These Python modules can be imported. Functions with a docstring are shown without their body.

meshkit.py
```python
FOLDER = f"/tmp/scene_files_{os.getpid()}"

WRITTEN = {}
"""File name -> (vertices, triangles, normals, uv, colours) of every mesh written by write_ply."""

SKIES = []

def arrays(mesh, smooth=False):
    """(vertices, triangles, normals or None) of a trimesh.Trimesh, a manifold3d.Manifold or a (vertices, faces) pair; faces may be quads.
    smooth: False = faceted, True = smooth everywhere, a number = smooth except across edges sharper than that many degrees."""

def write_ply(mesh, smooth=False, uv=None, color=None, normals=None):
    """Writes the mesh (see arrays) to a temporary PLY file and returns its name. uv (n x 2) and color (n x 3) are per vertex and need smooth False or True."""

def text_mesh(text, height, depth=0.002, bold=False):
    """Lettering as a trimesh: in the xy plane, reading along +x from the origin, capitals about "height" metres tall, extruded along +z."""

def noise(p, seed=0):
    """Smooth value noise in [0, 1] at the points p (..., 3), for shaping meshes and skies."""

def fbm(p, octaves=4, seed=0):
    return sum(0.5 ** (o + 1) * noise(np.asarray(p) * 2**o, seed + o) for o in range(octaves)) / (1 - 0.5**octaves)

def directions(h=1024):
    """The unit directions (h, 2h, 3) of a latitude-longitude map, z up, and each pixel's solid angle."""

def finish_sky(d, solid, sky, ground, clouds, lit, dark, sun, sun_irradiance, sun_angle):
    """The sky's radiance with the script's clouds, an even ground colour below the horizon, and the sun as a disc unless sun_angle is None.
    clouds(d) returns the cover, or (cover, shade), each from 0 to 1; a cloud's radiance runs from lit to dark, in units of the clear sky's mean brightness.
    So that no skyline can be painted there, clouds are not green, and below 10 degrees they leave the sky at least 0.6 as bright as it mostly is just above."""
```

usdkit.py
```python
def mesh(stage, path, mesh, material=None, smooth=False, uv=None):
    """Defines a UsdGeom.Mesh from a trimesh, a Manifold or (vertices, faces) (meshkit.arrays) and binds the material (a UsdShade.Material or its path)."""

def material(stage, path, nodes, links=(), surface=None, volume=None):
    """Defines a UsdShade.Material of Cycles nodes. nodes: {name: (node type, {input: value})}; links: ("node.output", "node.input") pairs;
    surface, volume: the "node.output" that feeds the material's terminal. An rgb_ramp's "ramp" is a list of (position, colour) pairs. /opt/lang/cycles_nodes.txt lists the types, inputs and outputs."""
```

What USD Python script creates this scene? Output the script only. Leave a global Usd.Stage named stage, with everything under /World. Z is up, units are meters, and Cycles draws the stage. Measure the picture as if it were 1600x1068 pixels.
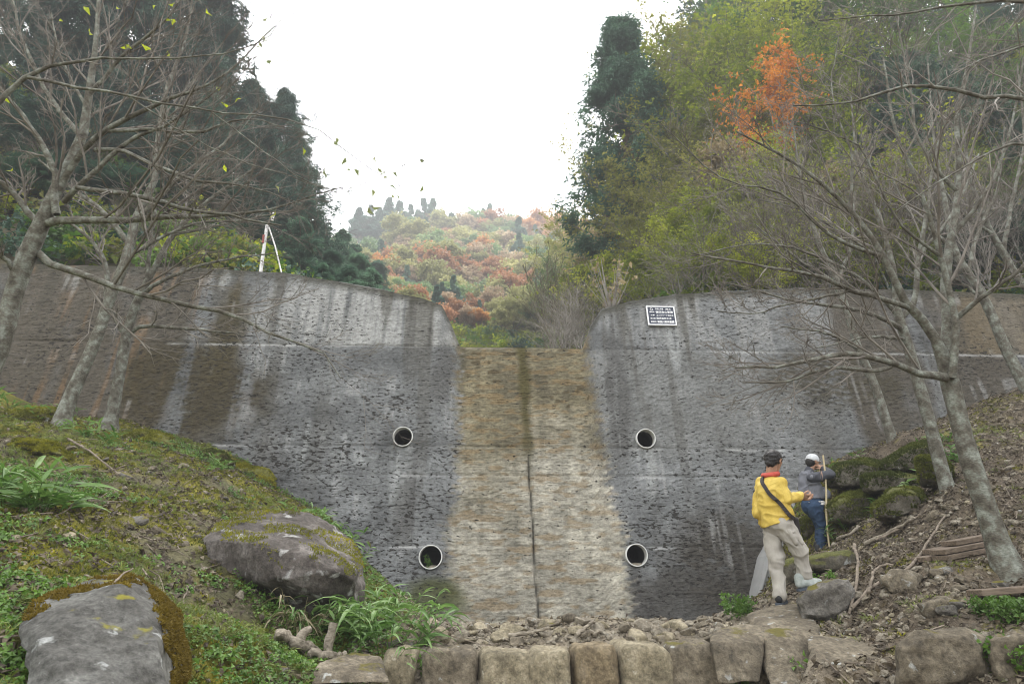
import math, random, glob
import numpy as np, trimesh, usdkit, meshkit, manifold3d
from meshkit import noise, fbm
from pxr import Usd, UsdGeom, UsdLux, UsdShade, Sdf, Gf, Vt
from scipy.interpolate import RBFInterpolator, RegularGridInterpolator
from scipy.spatial import cKDTree

random.seed(7)
stage = Usd.Stage.CreateInMemory()
UsdGeom.SetStageUpAxis(stage, 'Z'); UsdGeom.SetStageMetersPerUnit(stage, 1.0)
world = UsdGeom.Xform.Define(stage, '/World'); stage.SetDefaultPrim(world.GetPrim())
UsdGeom.Scope.Define(stage, '/World/Looks')

# ------------------------------------------------------------------ camera, sky, sun, exposure
EYE = np.array([0.0, 0.0, 1.6]); YAW, PITCH, FPX = 2.5, 20.0, 1067.0     # the eye is 1.6 m above the stream bed it stands in
cam = UsdGeom.Camera.Define(stage, '/World/camera')
cam.CreateHorizontalApertureAttr(36.0); cam.CreateVerticalApertureAttr(24.03); cam.CreateFocalLengthAttr(24.0)
cam.CreateClippingRangeAttr((0.05, 5000.0)); cam.CreateExposureAttr(1.25)
cam.AddTranslateOp().Set(tuple(EYE)); cam.AddRotateZOp().Set(-YAW); cam.AddRotateXOp().Set(90.0 + PITCH)

SUN_EL, SUN_AZ = math.radians(58), math.radians(200)                     # a veiled sun, high behind the viewer
dome = UsdLux.DomeLight.Define(stage, '/World/sky')
dome.GetPrim().SetCustomDataByKey('kind', 'structure')
sky_mat = usdkit.material(stage, '/World/Looks/sky_overcast', {
    'sky': ('sky_texture', {'sky_type': 'single_scattering', 'sun_disc': False, 'sun_elevation': SUN_EL, 'sun_rotation': SUN_AZ}),
    'tc': ('texture_coordinate', {}),
    'n': ('noise_texture', {'scale': 2.2, 'detail': 4.0, 'roughness': 0.5}),
    'cloud': ('rgb_ramp', {'ramp': [(0.3, (12.2, 12.4, 12.8)), (0.7, (13.8, 13.9, 14.1))]}),
    'm': ('mix_color', {'fac': 0.94}),
    'bg': ('background_shader', {'strength': 0.1})},
    [('tc.generated', 'n.vector'), ('n.fac', 'cloud.fac'), ('sky.color', 'm.a'), ('cloud.color', 'm.b'), ('m.result', 'bg.color')], surface='bg.background')
UsdShade.MaterialBindingAPI.Apply(dome.GetPrim()).Bind(sky_mat)
sun = UsdLux.DistantLight.Define(stage, '/World/sun')
sun.CreateNormalizeAttr(True); sun.CreateIntensityAttr(0.4); sun.CreateAngleAttr(25.0); sun.CreateColorAttr((1.0, 0.96, 0.9))
sun.AddRotateZOp().Set(180 - math.degrees(SUN_AZ)); sun.AddRotateXOp().Set(-(90 - math.degrees(SUN_EL)))

# ------------------------------------------------------------------ helpers
_y, _p = math.radians(YAW), math.radians(PITCH)
CR = np.array([math.cos(_y), -math.sin(_y), 0]); CF = np.array([math.sin(_y) * math.cos(_p), math.cos(_y) * math.cos(_p), math.sin(_p)]); CU = np.cross(CR, CF)

def ray(px, py):
    return CF + CR * ((px - 800) / FPX) + CU * ((534 - py) / FPX)
def P(px, py, Y):
    """The point of the place at distance Y along the valley that the survey of the photograph puts at px, py."""
    d = ray(px, py); return EYE + d * (Y / d[1])
def proj(p):
    q = np.asarray(p) - EYE; f = np.maximum(q @ CF, 1e-6)
    return 800 + FPX * (q @ CR) / f, 534 - FPX * (q @ CU) / f
def mpp(Y): return Y * 1.03 / FPX              # metres per photograph pixel at distance Y

used = {}
def numbered(parent, name):
    k = (parent, name); n = used.get(k, 0); used[k] = n + 1
    return f'{parent}/{name}' + (f'_{n:03d}' if n else '')
def meta(prim, label=None, cat=None, group=None, kind=None):
    for k, v in (('label', label), ('category', cat), ('group', group), ('kind', kind)):
        if v: prim.SetCustomDataByKey(k, v)
    return prim
def rot(rz=0, rx=0, ry=0):
    return trimesh.transformations.euler_matrix(rx, ry, rz, 'sxyz')[:3, :3]
class Thing:
    def __init__(s, name, label, cat, loc=(0, 0, 0), group=None, kind=None):
        s.path = numbered('/World', name); s.loc = np.array(loc, float)
        s.x = UsdGeom.Xform.Define(stage, s.path); s.x.AddTranslateOp().Set(Gf.Vec3d(*map(float, s.loc)))
        s.prim = meta(s.x.GetPrim(), label, cat, group, kind)
def vf(m):
    v, f, n = meshkit.arrays(m); return np.array(v, float), np.array(f)
def part(name, m, material, parent, smooth=False, label=None, kind=None, local=False, color=None, under=None):
    """One Mesh prim under a Thing (vertices given in world coordinates unless local) or under the path of another part."""
    v, f = vf(m)
    if not local: v = v - parent.loc
    path = numbered(under or parent.path, name)
    g = usdkit.mesh(stage, path, (v, f), material, smooth=smooth if color is None else True)
    if color is not None:
        UsdGeom.PrimvarsAPI(g).CreatePrimvar('tint', Sdf.ValueTypeNames.Color3fArray, 'vertex').Set(Vt.Vec3fArray.FromNumpy(np.asarray(color, np.float32)))
    if label: g.GetPrim().SetCustomDataByKey('label', label)
    if kind: g.GetPrim().SetCustomDataByKey('kind', kind)
    return path
def single(name, m, material, label=None, cat=None, group=None, kind=None, smooth=False, color=None):
    path = numbered('/World', name)
    v, f = vf(m)
    g = usdkit.mesh(stage, path, (v, f), material, smooth=smooth if color is None else True)
    if color is not None:
        UsdGeom.PrimvarsAPI(g).CreatePrimvar('tint', Sdf.ValueTypeNames.Color3fArray, 'vertex').Set(Vt.Vec3fArray.FromNumpy(np.asarray(color, np.float32)))
    meta(g.GetPrim(), label, cat, group, kind); return path
def dup(src, loc, rz=0, scale=1.0, label=None, group=None, cat=None, name=None, tilt=(0, 0)):
    """A copy of a thing, with its parts, under the next number."""
    path = numbered('/World', name or src.path.split('/')[-1].rstrip('0123456789').rstrip('_'))
    x = UsdGeom.Xform.Define(stage, path); was = src.prim.GetCustomData()
    x.GetPrim().GetReferences().AddInternalReference(src.path)
    x.ClearXformOpOrder()
    x.AddTranslateOp().Set(Gf.Vec3d(*map(float, loc))); x.AddRotateXYZOp().Set(Gf.Vec3f(tilt[0], tilt[1], rz))
    x.AddScaleOp().Set(Gf.Vec3f(*(np.ones(3) * scale).tolist()))
    meta(x.GetPrim(), label or was['label'], cat or was.get('category'), group or was.get('group'))
    x.GetPrim().SetInstanceable(True); return x
def cat_meshes(ms):
    vs, fs, o = [], [], 0
    for m in ms:
        v, f = m if isinstance(m, tuple) else vf(m)
        vs.append(v); fs.append(np.asarray(f) + o); o += len(v)
    return np.vstack(vs), np.vstack(fs)
def unit(a): return a / np.maximum(np.linalg.norm(a, axis=-1, keepdims=True), 1e-9)
def tubes(pts, rad, sides=3, cap=False):
    """N tubes of K points each as one mesh: pts (N, K, 3), rad (N, K)."""
    N, K, _ = pts.shape
    t = unit(np.gradient(pts, axis=1))
    ref = np.where(np.abs(t[:, :1, 2:3]) > 0.9, [1.0, 0, 0], [0, 0, 1.0])
    a = unit(np.cross(t, np.broadcast_to(ref, t.shape))); b = np.cross(t, a)
    an = np.arange(sides) / sides * 2 * np.pi
    ring = pts[:, :, None] + rad[:, :, None, None] * (a[:, :, None] * np.cos(an)[:, None] + b[:, :, None] * np.sin(an)[:, None])
    v = ring.reshape(-1, 3)
    k, s = np.meshgrid(np.arange(K - 1), np.arange(sides), indexing='ij')
    q = np.stack([k * sides + s, k * sides + (s + 1) % sides, (k + 1) * sides + (s + 1) % sides, (k + 1) * sides + s], -1).reshape(-1, 4)
    f = (q[None] + (np.arange(N) * K * sides)[:, None, None]).reshape(-1, 4)
    f = np.vstack([f[:, [0, 2, 1]], f[:, [0, 3, 2]]])
    if cap:
        c = [[i, 0, i + 1] for i in range(1, sides - 1)]
        for n in range(N):
            o = n * K * sides; e = o + (K - 1) * sides
            f = np.vstack([f, np.array(c) + o, np.array(c)[:, ::-1] + e])
    return v, f
def spline(pts, n):
    """Catmull-Rom through pts (M, D), n samples, even in arc length."""
    p = np.asarray(pts, float); p = np.vstack([2 * p[0] - p[1], p, 2 * p[-1] - p[-2]])
    out = []
    for i in range(1, len(p) - 2):
        t = np.linspace(0, 1, 12, endpoint=False)[:, None]
        out.append(0.5 * (2 * p[i] + (p[i + 1] - p[i - 1]) * t + (2 * p[i - 1] - 5 * p[i] + 4 * p[i + 1] - p[i + 2]) * t**2 + (3 * p[i] - p[i - 1] - 3 * p[i + 1] + p[i + 2]) * t**3))
    q = np.vstack(out + [p[-2:-1]])
    s = np.r_[0, np.cumsum(np.linalg.norm(np.diff(q[:, :3], axis=0), axis=1))]
    return np.stack([np.interp(np.linspace(0, s[-1], n), s, q[:, k]) for k in range(q.shape[1])], 1)
def grow(rng, pts, rad, n, ratio, angle, tmin=0.25, up=0.1, curve=0.25, K=5, rr=0.55, tip=0.3, lmin=0.0, lmax=9e9, away=None):
    """n children on each of the N branches: pts (N, Kp, 3), rad (N, Kp)."""
    N, Kp, _ = pts.shape
    t = np.clip((np.arange(n) + rng.random((N, n))) / n, 0, 1) * (1 - tmin) + tmin
    x = t * (Kp - 1); i = np.minimum(x.astype(int), Kp - 2); w = (x - i)[..., None]; r_ = np.arange(N)[:, None]
    pos = pts[r_, i] * (1 - w) + pts[r_, i + 1] * w; tan = unit(pts[r_, i + 1] - pts[r_, i])
    pr = rad[r_, i] * (1 - w[..., 0]) + rad[r_, i + 1] * w[..., 0]
    L = np.linalg.norm(np.diff(pts, axis=1), axis=2).sum(1)[:, None] * rng.uniform(*ratio, (N, n)) * (1.15 - 0.6 * t)
    L = np.clip(L, lmin, lmax)
    perp = unit(np.cross(tan, rng.normal(size=(N, n, 3)))); a = rng.uniform(*angle, (N, n))[..., None]
    d = unit(tan * np.cos(a) + perp * np.sin(a) + np.array([0, 0, up]))
    s = np.linspace(0, 1, K)[None, None, :, None]
    c = rng.normal(size=(N, n, 1, 3)) * curve + np.array([0, 0, up * 0.6])
    q = pos[:, :, None] + L[..., None, None] * (d[:, :, None] * s + c * s**2 + rng.normal(size=(N, n, K, 3)) * 0.02 * s)
    r0 = np.maximum(pr * rr, 0.0012)
    r = r0[..., None] * (1 - (1 - tip) * np.linspace(0, 1, K))
    return q.reshape(-1, K, 3), r.reshape(-1, K)
def leaves(rng, centers, size, width=0.5, upbias=0.6, dirs=None, droop=0.0, bend=0.25):
    """A pointed, slightly folded leaf (4 triangles) at every centre."""
    n = len(centers); nrm = unit(rng.normal(size=(n, 3)) + np.array([0, 0, upbias]))
    d = unit(np.cross(nrm, rng.normal(size=(n, 3)))) if dirs is None else unit(dirs)
    sd = unit(np.cross(d, nrm)); nrm = np.cross(sd, d)
    L = (size * rng.uniform(0.7, 1.3, n))[:, None]; W = L * width * 0.5
    a = centers; m = a + d * L * 0.45 + nrm * L * 0.05; e = a + d * L - nrm * L * bend + np.array([0, 0, -1]) * L * droop
    l = m + sd * W + nrm * W * 0.35; r = m - sd * W + nrm * W * 0.35
    v = np.stack([a, l, e, r, m], 1).reshape(-1, 3); o = (np.arange(n) * 5)[:, None, None]
    f = (np.array([[0, 4, 1], [1, 4, 2], [0, 3, 4], [4, 3, 2]])[None] + o).reshape(-1, 3)
    return v, f
def smoothstep(x, a, b):
    t = np.clip((x - a) / (b - a), 0, 1); return t * t * (3 - 2 * t)
def stack(*c): return np.stack([np.asarray(x, float) for x in c], -1)

# ------------------------------------------------------------------ materials
def looks(name): return f'/World/Looks/{name}'
def simple(name, col, rough=0.8, var=0.25, scale=20.0, bump=0.3, dist=0.01, col2=None, spec=0.3, metallic=0.0, detail=4.0, stretch=(1, 1, 1)):
    c = np.array(col, float); c2 = np.array(col2, float) if col2 is not None else c * (1 + var); c1 = c * (1 - var) if col2 is None else c
    return usdkit.material(stage, looks(name), {
        'tc': ('geometry', {}), 'mp': ('mapping', {'scale': stretch}),
        'n': ('noise_texture', {'scale': scale, 'detail': detail, 'roughness': 0.6}),
        'r': ('rgb_ramp', {'ramp': [(0.3, tuple(c1)), (0.7, tuple(c2))]}),
        'b': ('bump', {'strength': bump, 'distance': dist}),
        'p': ('principled_bsdf', {'roughness': rough, 'specular_ior_level': spec, 'metallic': metallic})},
        [('tc.position', 'mp.vector'), ('mp.vector', 'n.vector'), ('n.fac', 'r.fac'), ('r.color', 'p.base_color'), ('n.fac', 'b.height'), ('b.normal', 'p.normal')], surface='p.BSDF')
def leafy(name, cols, trans=0.35, rough=0.55, scale=1.5, tcol=None, fine=6.0):
    """Foliage: tone varies from plant to plant and in clumps inside each; some light passes through."""
    n = len(cols); c = [tuple(x) for x in cols]
    return usdkit.material(stage, looks(name), {
        'g': ('geometry', {}), 'oi': ('object_info', {}),
        'n': ('noise_texture', {'scale': scale, 'detail': 3.0, 'roughness': 0.6}),
        'a': ('math', {'math_type': 'multiply_add', 'value2': 0.3, 'value3': -0.15}),
        'i': ('math', {'math_type': 'multiply_add', 'value2': 0.34, 'value3': -0.17}),
        's': ('math', {'math_type': 'add'}), 's2': ('math', {'math_type': 'add'}),
        'r': ('rgb_ramp', {'ramp': [(0.25 + 0.5 * k / max(n - 1, 1), c[k]) for k in range(n)]}),
        'p': ('principled_bsdf', {'roughness': rough, 'specular_ior_level': 0.35}),
        't': ('translucent_bsdf', {}), 'h': ('hsv', {'value': 1.5, 'saturation': 1.05}),
        'm': ('mix_closure', {'fac': trans})},
        [('g.position', 'n.vector'), ('oi.random', 'a.value1'), ('g.random_per_island', 'i.value1'), ('n.fac', 's.value1'), ('a.value', 's.value2'), ('s.value', 's2.value1'), ('i.value', 's2.value2'),
         ('s2.value', 'r.fac'), ('r.color', 'p.base_color'), ('r.color', 'h.color'), ('h.color', 't.color'), ('p.BSDF', 'm.closure1'), ('t.BSDF', 'm.closure2')], surface='m.closure')
def tinted(name, scale=30.0, var=0.35, bump=0.6, dist=0.012, rough=0.92, scale2=90.0):
    """A surface whose own colours (stains, moss, soil) come with the mesh; the nodes add the grain."""
    return usdkit.material(stage, looks(name), {
        'g': ('geometry', {}), 'at': ('attribute', {'attribute': 'tint'}),
        'n': ('noise_texture', {'scale': scale, 'detail': 5.0, 'roughness': 0.65}), 'n2': ('noise_texture', {'scale': scale2, 'detail': 3.0}),
        'r': ('rgb_ramp', {'ramp': [(0.25, (1 - var,) * 3), (0.5, (1.0,) * 3), (0.75, (1 + var,) * 3)]}),
        'x': ('mix_color', {'blend_type': 'multiply', 'fac': 1.0}),
        'ad': ('math', {'math_type': 'add'}),
        'b': ('bump', {'strength': bump, 'distance': dist}),
        'p': ('principled_bsdf', {'roughness': rough, 'specular_ior_level': 0.25})},
        [('g.position', 'n.vector'), ('g.position', 'n2.vector'), ('n.fac', 'r.fac'), ('at.color', 'x.a'), ('r.color', 'x.b'), ('x.result', 'p.base_color'),
         ('n.fac', 'ad.value1'), ('n2.fac', 'ad.value2'), ('ad.value', 'b.height'), ('b.normal', 'p.normal')], surface='p.BSDF')
def rocky(name, dark, mid, light, moss=None, moss_at=0.6, scale=3.0, moss2=(0.11, 0.09, 0.012), soft=0.12, lichen=(0.33, 0.34, 0.32), lich_at=0.64):
    """Stone: mottled, lichen spots, and moss growing on what faces the sky."""
    nodes = {'g': ('geometry', {}), 'oi': ('object_info', {}), 'of': ('vector_math', {'vector_math_type': 'add', 'math_type': 'add'}),
        'n': ('noise_texture', {'scale': scale, 'detail': 8.0, 'roughness': 0.68}), 'n2': ('noise_texture', {'scale': scale * 1.7, 'detail': 4.0, 'roughness': 0.55, 'distortion': 0.4}),
        'n3': ('noise_texture', {'scale': 26.0, 'detail': 8.0, 'roughness': 0.75}),
        'r': ('rgb_ramp', {'ramp': [(0.3, dark), (0.5, mid), (0.72, light)]}),
        'lr': ('rgb_ramp', {'ramp': [(lich_at, (0, 0, 0)), (lich_at + 0.05, (0.75,) * 3)]}), 'lm': ('mix_color', {'b': lichen}),
        'sp': ('rgb_ramp', {'ramp': [(0.32, (0.4,) * 3), (0.5, (0.95,) * 3), (0.68, (1.5,) * 3)]}), 'sx': ('mix_color', {'blend_type': 'multiply', 'fac': 1.0}),
        'ad': ('math', {'math_type': 'multiply_add', 'value2': 0.35}),
        'b': ('bump', {'strength': 0.9, 'distance': 0.05}),
        'p': ('principled_bsdf', {'roughness': 0.88, 'specular_ior_level': 0.3})}
    links = [('g.position', 'n.vector'), ('g.position', 'n2.vector'), ('g.position', 'n3.vector'), ('n.fac', 'r.fac'), ('n2.fac', 'lr.fac'), ('lr.color', 'lm.fac'), ('r.color', 'lm.a'), ('n3.fac', 'sp.fac'), ('lm.result', 'sx.a'), ('sp.color', 'sx.b'),
             ('n3.fac', 'ad.value1'), ('n.fac', 'ad.value3'), ('ad.value', 'b.height'), ('b.normal', 'p.normal')]
    del nodes['of'], nodes['oi']
    if moss:
        nodes |= {'sz': ('separate_xyz', {}), 'mn': ('noise_texture', {'scale': 2.6, 'detail': 5.0, 'roughness': 0.6}), 'ms': ('math', {'math_type': 'multiply_add', 'value2': 1.5}),
                  'mr': ('map_range', {'range_type': 'smoothstep', 'from_min': moss_at + 0.62, 'from_max': moss_at + 0.62 + soft, 'to_min': 0.0, 'to_max': 1.0}),
                  'mc': ('rgb_ramp', {'ramp': [(0.35, moss), (0.65, moss2)]}), 'mm': ('mix_color', {})}
        links += [('g.normal', 'sz.vector'), ('g.position', 'mn.vector'), ('mn.fac', 'ms.value1'), ('sz.z', 'ms.value3'), ('ms.value', 'mr.value'), ('mr.result', 'mm.fac'), ('n3.fac', 'mc.fac'), ('sx.result', 'mm.a'), ('mc.color', 'mm.b'), ('mm.result', 'p.base_color')]
    else:
        links += [('sx.result', 'p.base_color')]
    return usdkit.material(stage, looks(name), nodes, links, surface='p.BSDF')

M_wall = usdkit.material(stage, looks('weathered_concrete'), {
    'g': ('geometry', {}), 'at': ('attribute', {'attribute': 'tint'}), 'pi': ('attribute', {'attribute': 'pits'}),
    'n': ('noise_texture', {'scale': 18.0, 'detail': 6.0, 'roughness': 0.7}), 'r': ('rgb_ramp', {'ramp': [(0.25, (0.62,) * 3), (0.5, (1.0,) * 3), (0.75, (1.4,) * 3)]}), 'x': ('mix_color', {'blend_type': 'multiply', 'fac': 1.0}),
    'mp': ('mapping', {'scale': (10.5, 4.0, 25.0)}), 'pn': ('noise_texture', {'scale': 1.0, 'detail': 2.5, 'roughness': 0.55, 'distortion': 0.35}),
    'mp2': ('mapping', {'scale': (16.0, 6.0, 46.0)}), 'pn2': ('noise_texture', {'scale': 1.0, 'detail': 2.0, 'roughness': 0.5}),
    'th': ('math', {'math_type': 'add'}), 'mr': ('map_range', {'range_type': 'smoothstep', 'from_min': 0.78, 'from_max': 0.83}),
    'f': ('math', {'math_type': 'multiply', 'value2': 0.93}), 'pm': ('mix_color', {'b': (0.02, 0.018, 0.015)}),  # pit colour: shade of the recesses painted near black, along with algae
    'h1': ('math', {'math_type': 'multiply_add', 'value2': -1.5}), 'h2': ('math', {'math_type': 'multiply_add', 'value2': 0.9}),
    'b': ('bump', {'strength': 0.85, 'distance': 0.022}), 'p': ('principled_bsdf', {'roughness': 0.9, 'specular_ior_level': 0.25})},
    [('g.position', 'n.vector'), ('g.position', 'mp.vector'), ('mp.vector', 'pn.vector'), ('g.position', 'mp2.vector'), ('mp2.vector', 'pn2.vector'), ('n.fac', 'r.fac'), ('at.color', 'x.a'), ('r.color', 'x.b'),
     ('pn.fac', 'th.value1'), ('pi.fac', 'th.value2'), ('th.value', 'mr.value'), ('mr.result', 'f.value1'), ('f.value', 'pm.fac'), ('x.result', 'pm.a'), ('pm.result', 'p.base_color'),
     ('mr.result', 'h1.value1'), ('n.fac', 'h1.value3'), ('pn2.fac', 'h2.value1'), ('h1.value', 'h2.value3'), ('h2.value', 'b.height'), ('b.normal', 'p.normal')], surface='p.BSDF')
M_ground = tinted('soil_and_moss', scale=26.0, var=0.45, bump=0.9, dist=0.03, scale2=80.0)
M_moss_rock = rocky('mossy_stone', (0.05, 0.045, 0.038), (0.115, 0.105, 0.09), (0.2, 0.19, 0.17), (0.085, 0.08, 0.014), 0.9)
M_mound = rocky('moss_covered_stone', (0.04, 0.035, 0.025), (0.085, 0.075, 0.055), (0.15, 0.135, 0.11), (0.035, 0.04, 0.009), 0.3, moss2=(0.11, 0.11, 0.024), soft=0.4)
M_boulder = rocky('boulder_stone', (0.022, 0.018, 0.015), (0.07, 0.06, 0.052), (0.22, 0.2, 0.185), (0.16, 0.13, 0.012), 1.3, scale=2.6, moss2=(0.2, 0.2, 0.02), soft=0.15, lichen=(0.3, 0.3, 0.285), lich_at=0.6)
M_pale_rock = rocky('pale_boulder_stone', (0.035, 0.033, 0.028), (0.09, 0.088, 0.08), (0.185, 0.185, 0.17), (0.13, 0.11, 0.01), 1.2, scale=4.0, moss2=(0.19, 0.18, 0.015), lichen=(0.31, 0.32, 0.31), lich_at=0.63)
M_block = rocky('squared_stone', (0.1, 0.085, 0.055), (0.21, 0.18, 0.12), (0.33, 0.29, 0.21), None, scale=5.0, lichen=(0.4, 0.37, 0.29), lich_at=0.66)
M_block_dark = rocky('damp_squared_stone', (0.05, 0.042, 0.03), (0.12, 0.1, 0.07), (0.22, 0.19, 0.14), (0.07, 0.065, 0.015), 1.2, scale=5.0)
M_rubble = rocky('rubble_stone', (0.09, 0.075, 0.055), (0.19, 0.165, 0.125), (0.32, 0.29, 0.23), None, scale=9.0)
M_bark = usdkit.material(stage, looks('lichened_bark'), {
    'g': ('geometry', {}), 'n': ('noise_texture', {'scale': 9.0, 'detail': 6.0, 'roughness': 0.65}), 'mp': ('mapping', {'scale': (1, 1, 2.5)}), 'n2': ('noise_texture', {'scale': 38.0, 'detail': 4.0}),
    'r': ('rgb_ramp', {'ramp': [(0.32, (0.05, 0.043, 0.033)), (0.48, (0.105, 0.098, 0.078)), (0.57, (0.15, 0.155, 0.13)), (0.7, (0.24, 0.255, 0.22))]}),
    'q': ('rgb_ramp', {'ramp': [(0.3, (0.65,) * 3), (0.6, (1.1,) * 3)]}), 'x': ('mix_color', {'blend_type': 'multiply', 'fac': 1.0}),
    'b': ('bump', {'strength': 0.6, 'distance': 0.008}), 'p': ('principled_bsdf', {'roughness': 0.9, 'specular_ior_level': 0.2})},
    [('g.position', 'n.vector'), ('g.position', 'mp.vector'), ('mp.vector', 'n2.vector'), ('n.fac', 'r.fac'), ('n2.fac', 'q.fac'), ('r.color', 'x.a'), ('q.color', 'x.b'), ('x.result', 'p.base_color'), ('n2.fac', 'b.height'), ('b.normal', 'p.normal')], surface='p.BSDF')
M_twig = simple('twig_bark', (0.07, 0.06, 0.05), 0.85, col2=(0.2, 0.18, 0.155), scale=4.0, bump=0.0)
M_twig_pale = simple('pale_twig_bark', (0.12, 0.105, 0.088), 0.85, col2=(0.28, 0.26, 0.23), scale=3.0, bump=0.0)
M_shrub_twig = simple('shrub_twig_bark', (0.06, 0.05, 0.032), 0.9, col2=(0.14, 0.12, 0.08), scale=2.0, bump=0.0)
M_cedar_bark = simple('cedar_bark', (0.05, 0.035, 0.025), 0.95, col2=(0.13, 0.1, 0.075), scale=6.0, bump=0.8, dist=0.03, stretch=(3, 3, 0.5))
M_cedar = leafy('cedar_needles', [(0.035, 0.075, 0.045), (0.1, 0.19, 0.11), (0.21, 0.33, 0.19)], trans=0.35, rough=0.7, scale=1.0)
M_cedar_dark = leafy('dark_cedar_needles', [(0.018, 0.042, 0.028), (0.048, 0.096, 0.058), (0.1, 0.16, 0.092)], trans=0.2, rough=0.7, scale=1.0)
M_olive = leafy('olive_foliage', [(0.1, 0.105, 0.02), (0.2, 0.2, 0.05), (0.36, 0.33, 0.11)], scale=1.1, trans=0.45)
M_green = leafy('green_foliage', [(0.035, 0.075, 0.013), (0.09, 0.16, 0.028), (0.18, 0.28, 0.055)], scale=1.1, trans=0.45)
M_yellowgreen = leafy('yellow_green_foliage', [(0.1, 0.13, 0.012), (0.24, 0.27, 0.03), (0.42, 0.42, 0.06)], scale=1.1, trans=0.45)
M_orange = leafy('orange_maple_foliage', [(0.34, 0.12, 0.025), (0.54, 0.24, 0.045), (0.62, 0.36, 0.08)], scale=1.0, trans=0.45)
M_rust = leafy('rust_foliage', [(0.24, 0.12, 0.06), (0.36, 0.19, 0.1), (0.44, 0.28, 0.15)], scale=0.5)
M_tan = leafy('withered_foliage', [(0.19, 0.15, 0.08), (0.3, 0.24, 0.13), (0.42, 0.35, 0.21)], scale=0.6)
M_far_orange = leafy('far_orange_foliage', [(0.3, 0.14, 0.05), (0.43, 0.23, 0.085), (0.5, 0.31, 0.14)], scale=0.3)  # far foliage set: distance haze painted in as paler colours
M_far_green = leafy('far_green_foliage', [(0.1, 0.16, 0.07), (0.17, 0.24, 0.1), (0.27, 0.33, 0.14)], scale=0.3)
M_far_olive = leafy('far_olive_foliage', [(0.2, 0.2, 0.08), (0.3, 0.29, 0.12), (0.42, 0.38, 0.18)], scale=0.3)
M_far_conifer = leafy('far_conifer_needles', [(0.05, 0.1, 0.07), (0.09, 0.155, 0.105), (0.14, 0.21, 0.14)], scale=0.3, trans=0.15)
M_far_tan = leafy('far_tan_foliage', [(0.26, 0.19, 0.12), (0.36, 0.29, 0.19), (0.46, 0.4, 0.28)], scale=0.3)
M_sasa = leafy('bamboo_grass_leaves', [(0.07, 0.14, 0.03), (0.14, 0.23, 0.065), (0.3, 0.4, 0.2)], scale=3.0, trans=0.3)
M_sasa_dry = leafy('dry_bamboo_grass_leaves', [(0.11, 0.1, 0.05), (0.2, 0.17, 0.1), (0.33, 0.28, 0.19)], scale=3.0, trans=0.2)
M_clover = leafy('ground_leaves', [(0.055, 0.11, 0.018), (0.11, 0.2, 0.034), (0.2, 0.31, 0.065)], scale=3.0, trans=0.3)
M_grass = leafy('grass_blades', [(0.09, 0.12, 0.025), (0.17, 0.2, 0.045), (0.3, 0.29, 0.12)], scale=2.0, trans=0.3)
M_mossfuzz = leafy('moss_fuzz', [(0.08, 0.085, 0.01), (0.18, 0.175, 0.02), (0.36, 0.31, 0.035)], scale=2.5, trans=0.3, rough=0.9)
M_mossdeep = leafy('deep_moss_fuzz', [(0.04, 0.05, 0.009), (0.09, 0.1, 0.016), (0.17, 0.17, 0.03)], scale=2.5, trans=0.25, rough=0.9)
M_litter = leafy('fallen_leaf', [(0.04, 0.03, 0.02), (0.13, 0.105, 0.07), (0.42, 0.37, 0.27)], scale=14.0, trans=0.15, rough=0.8)
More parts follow.
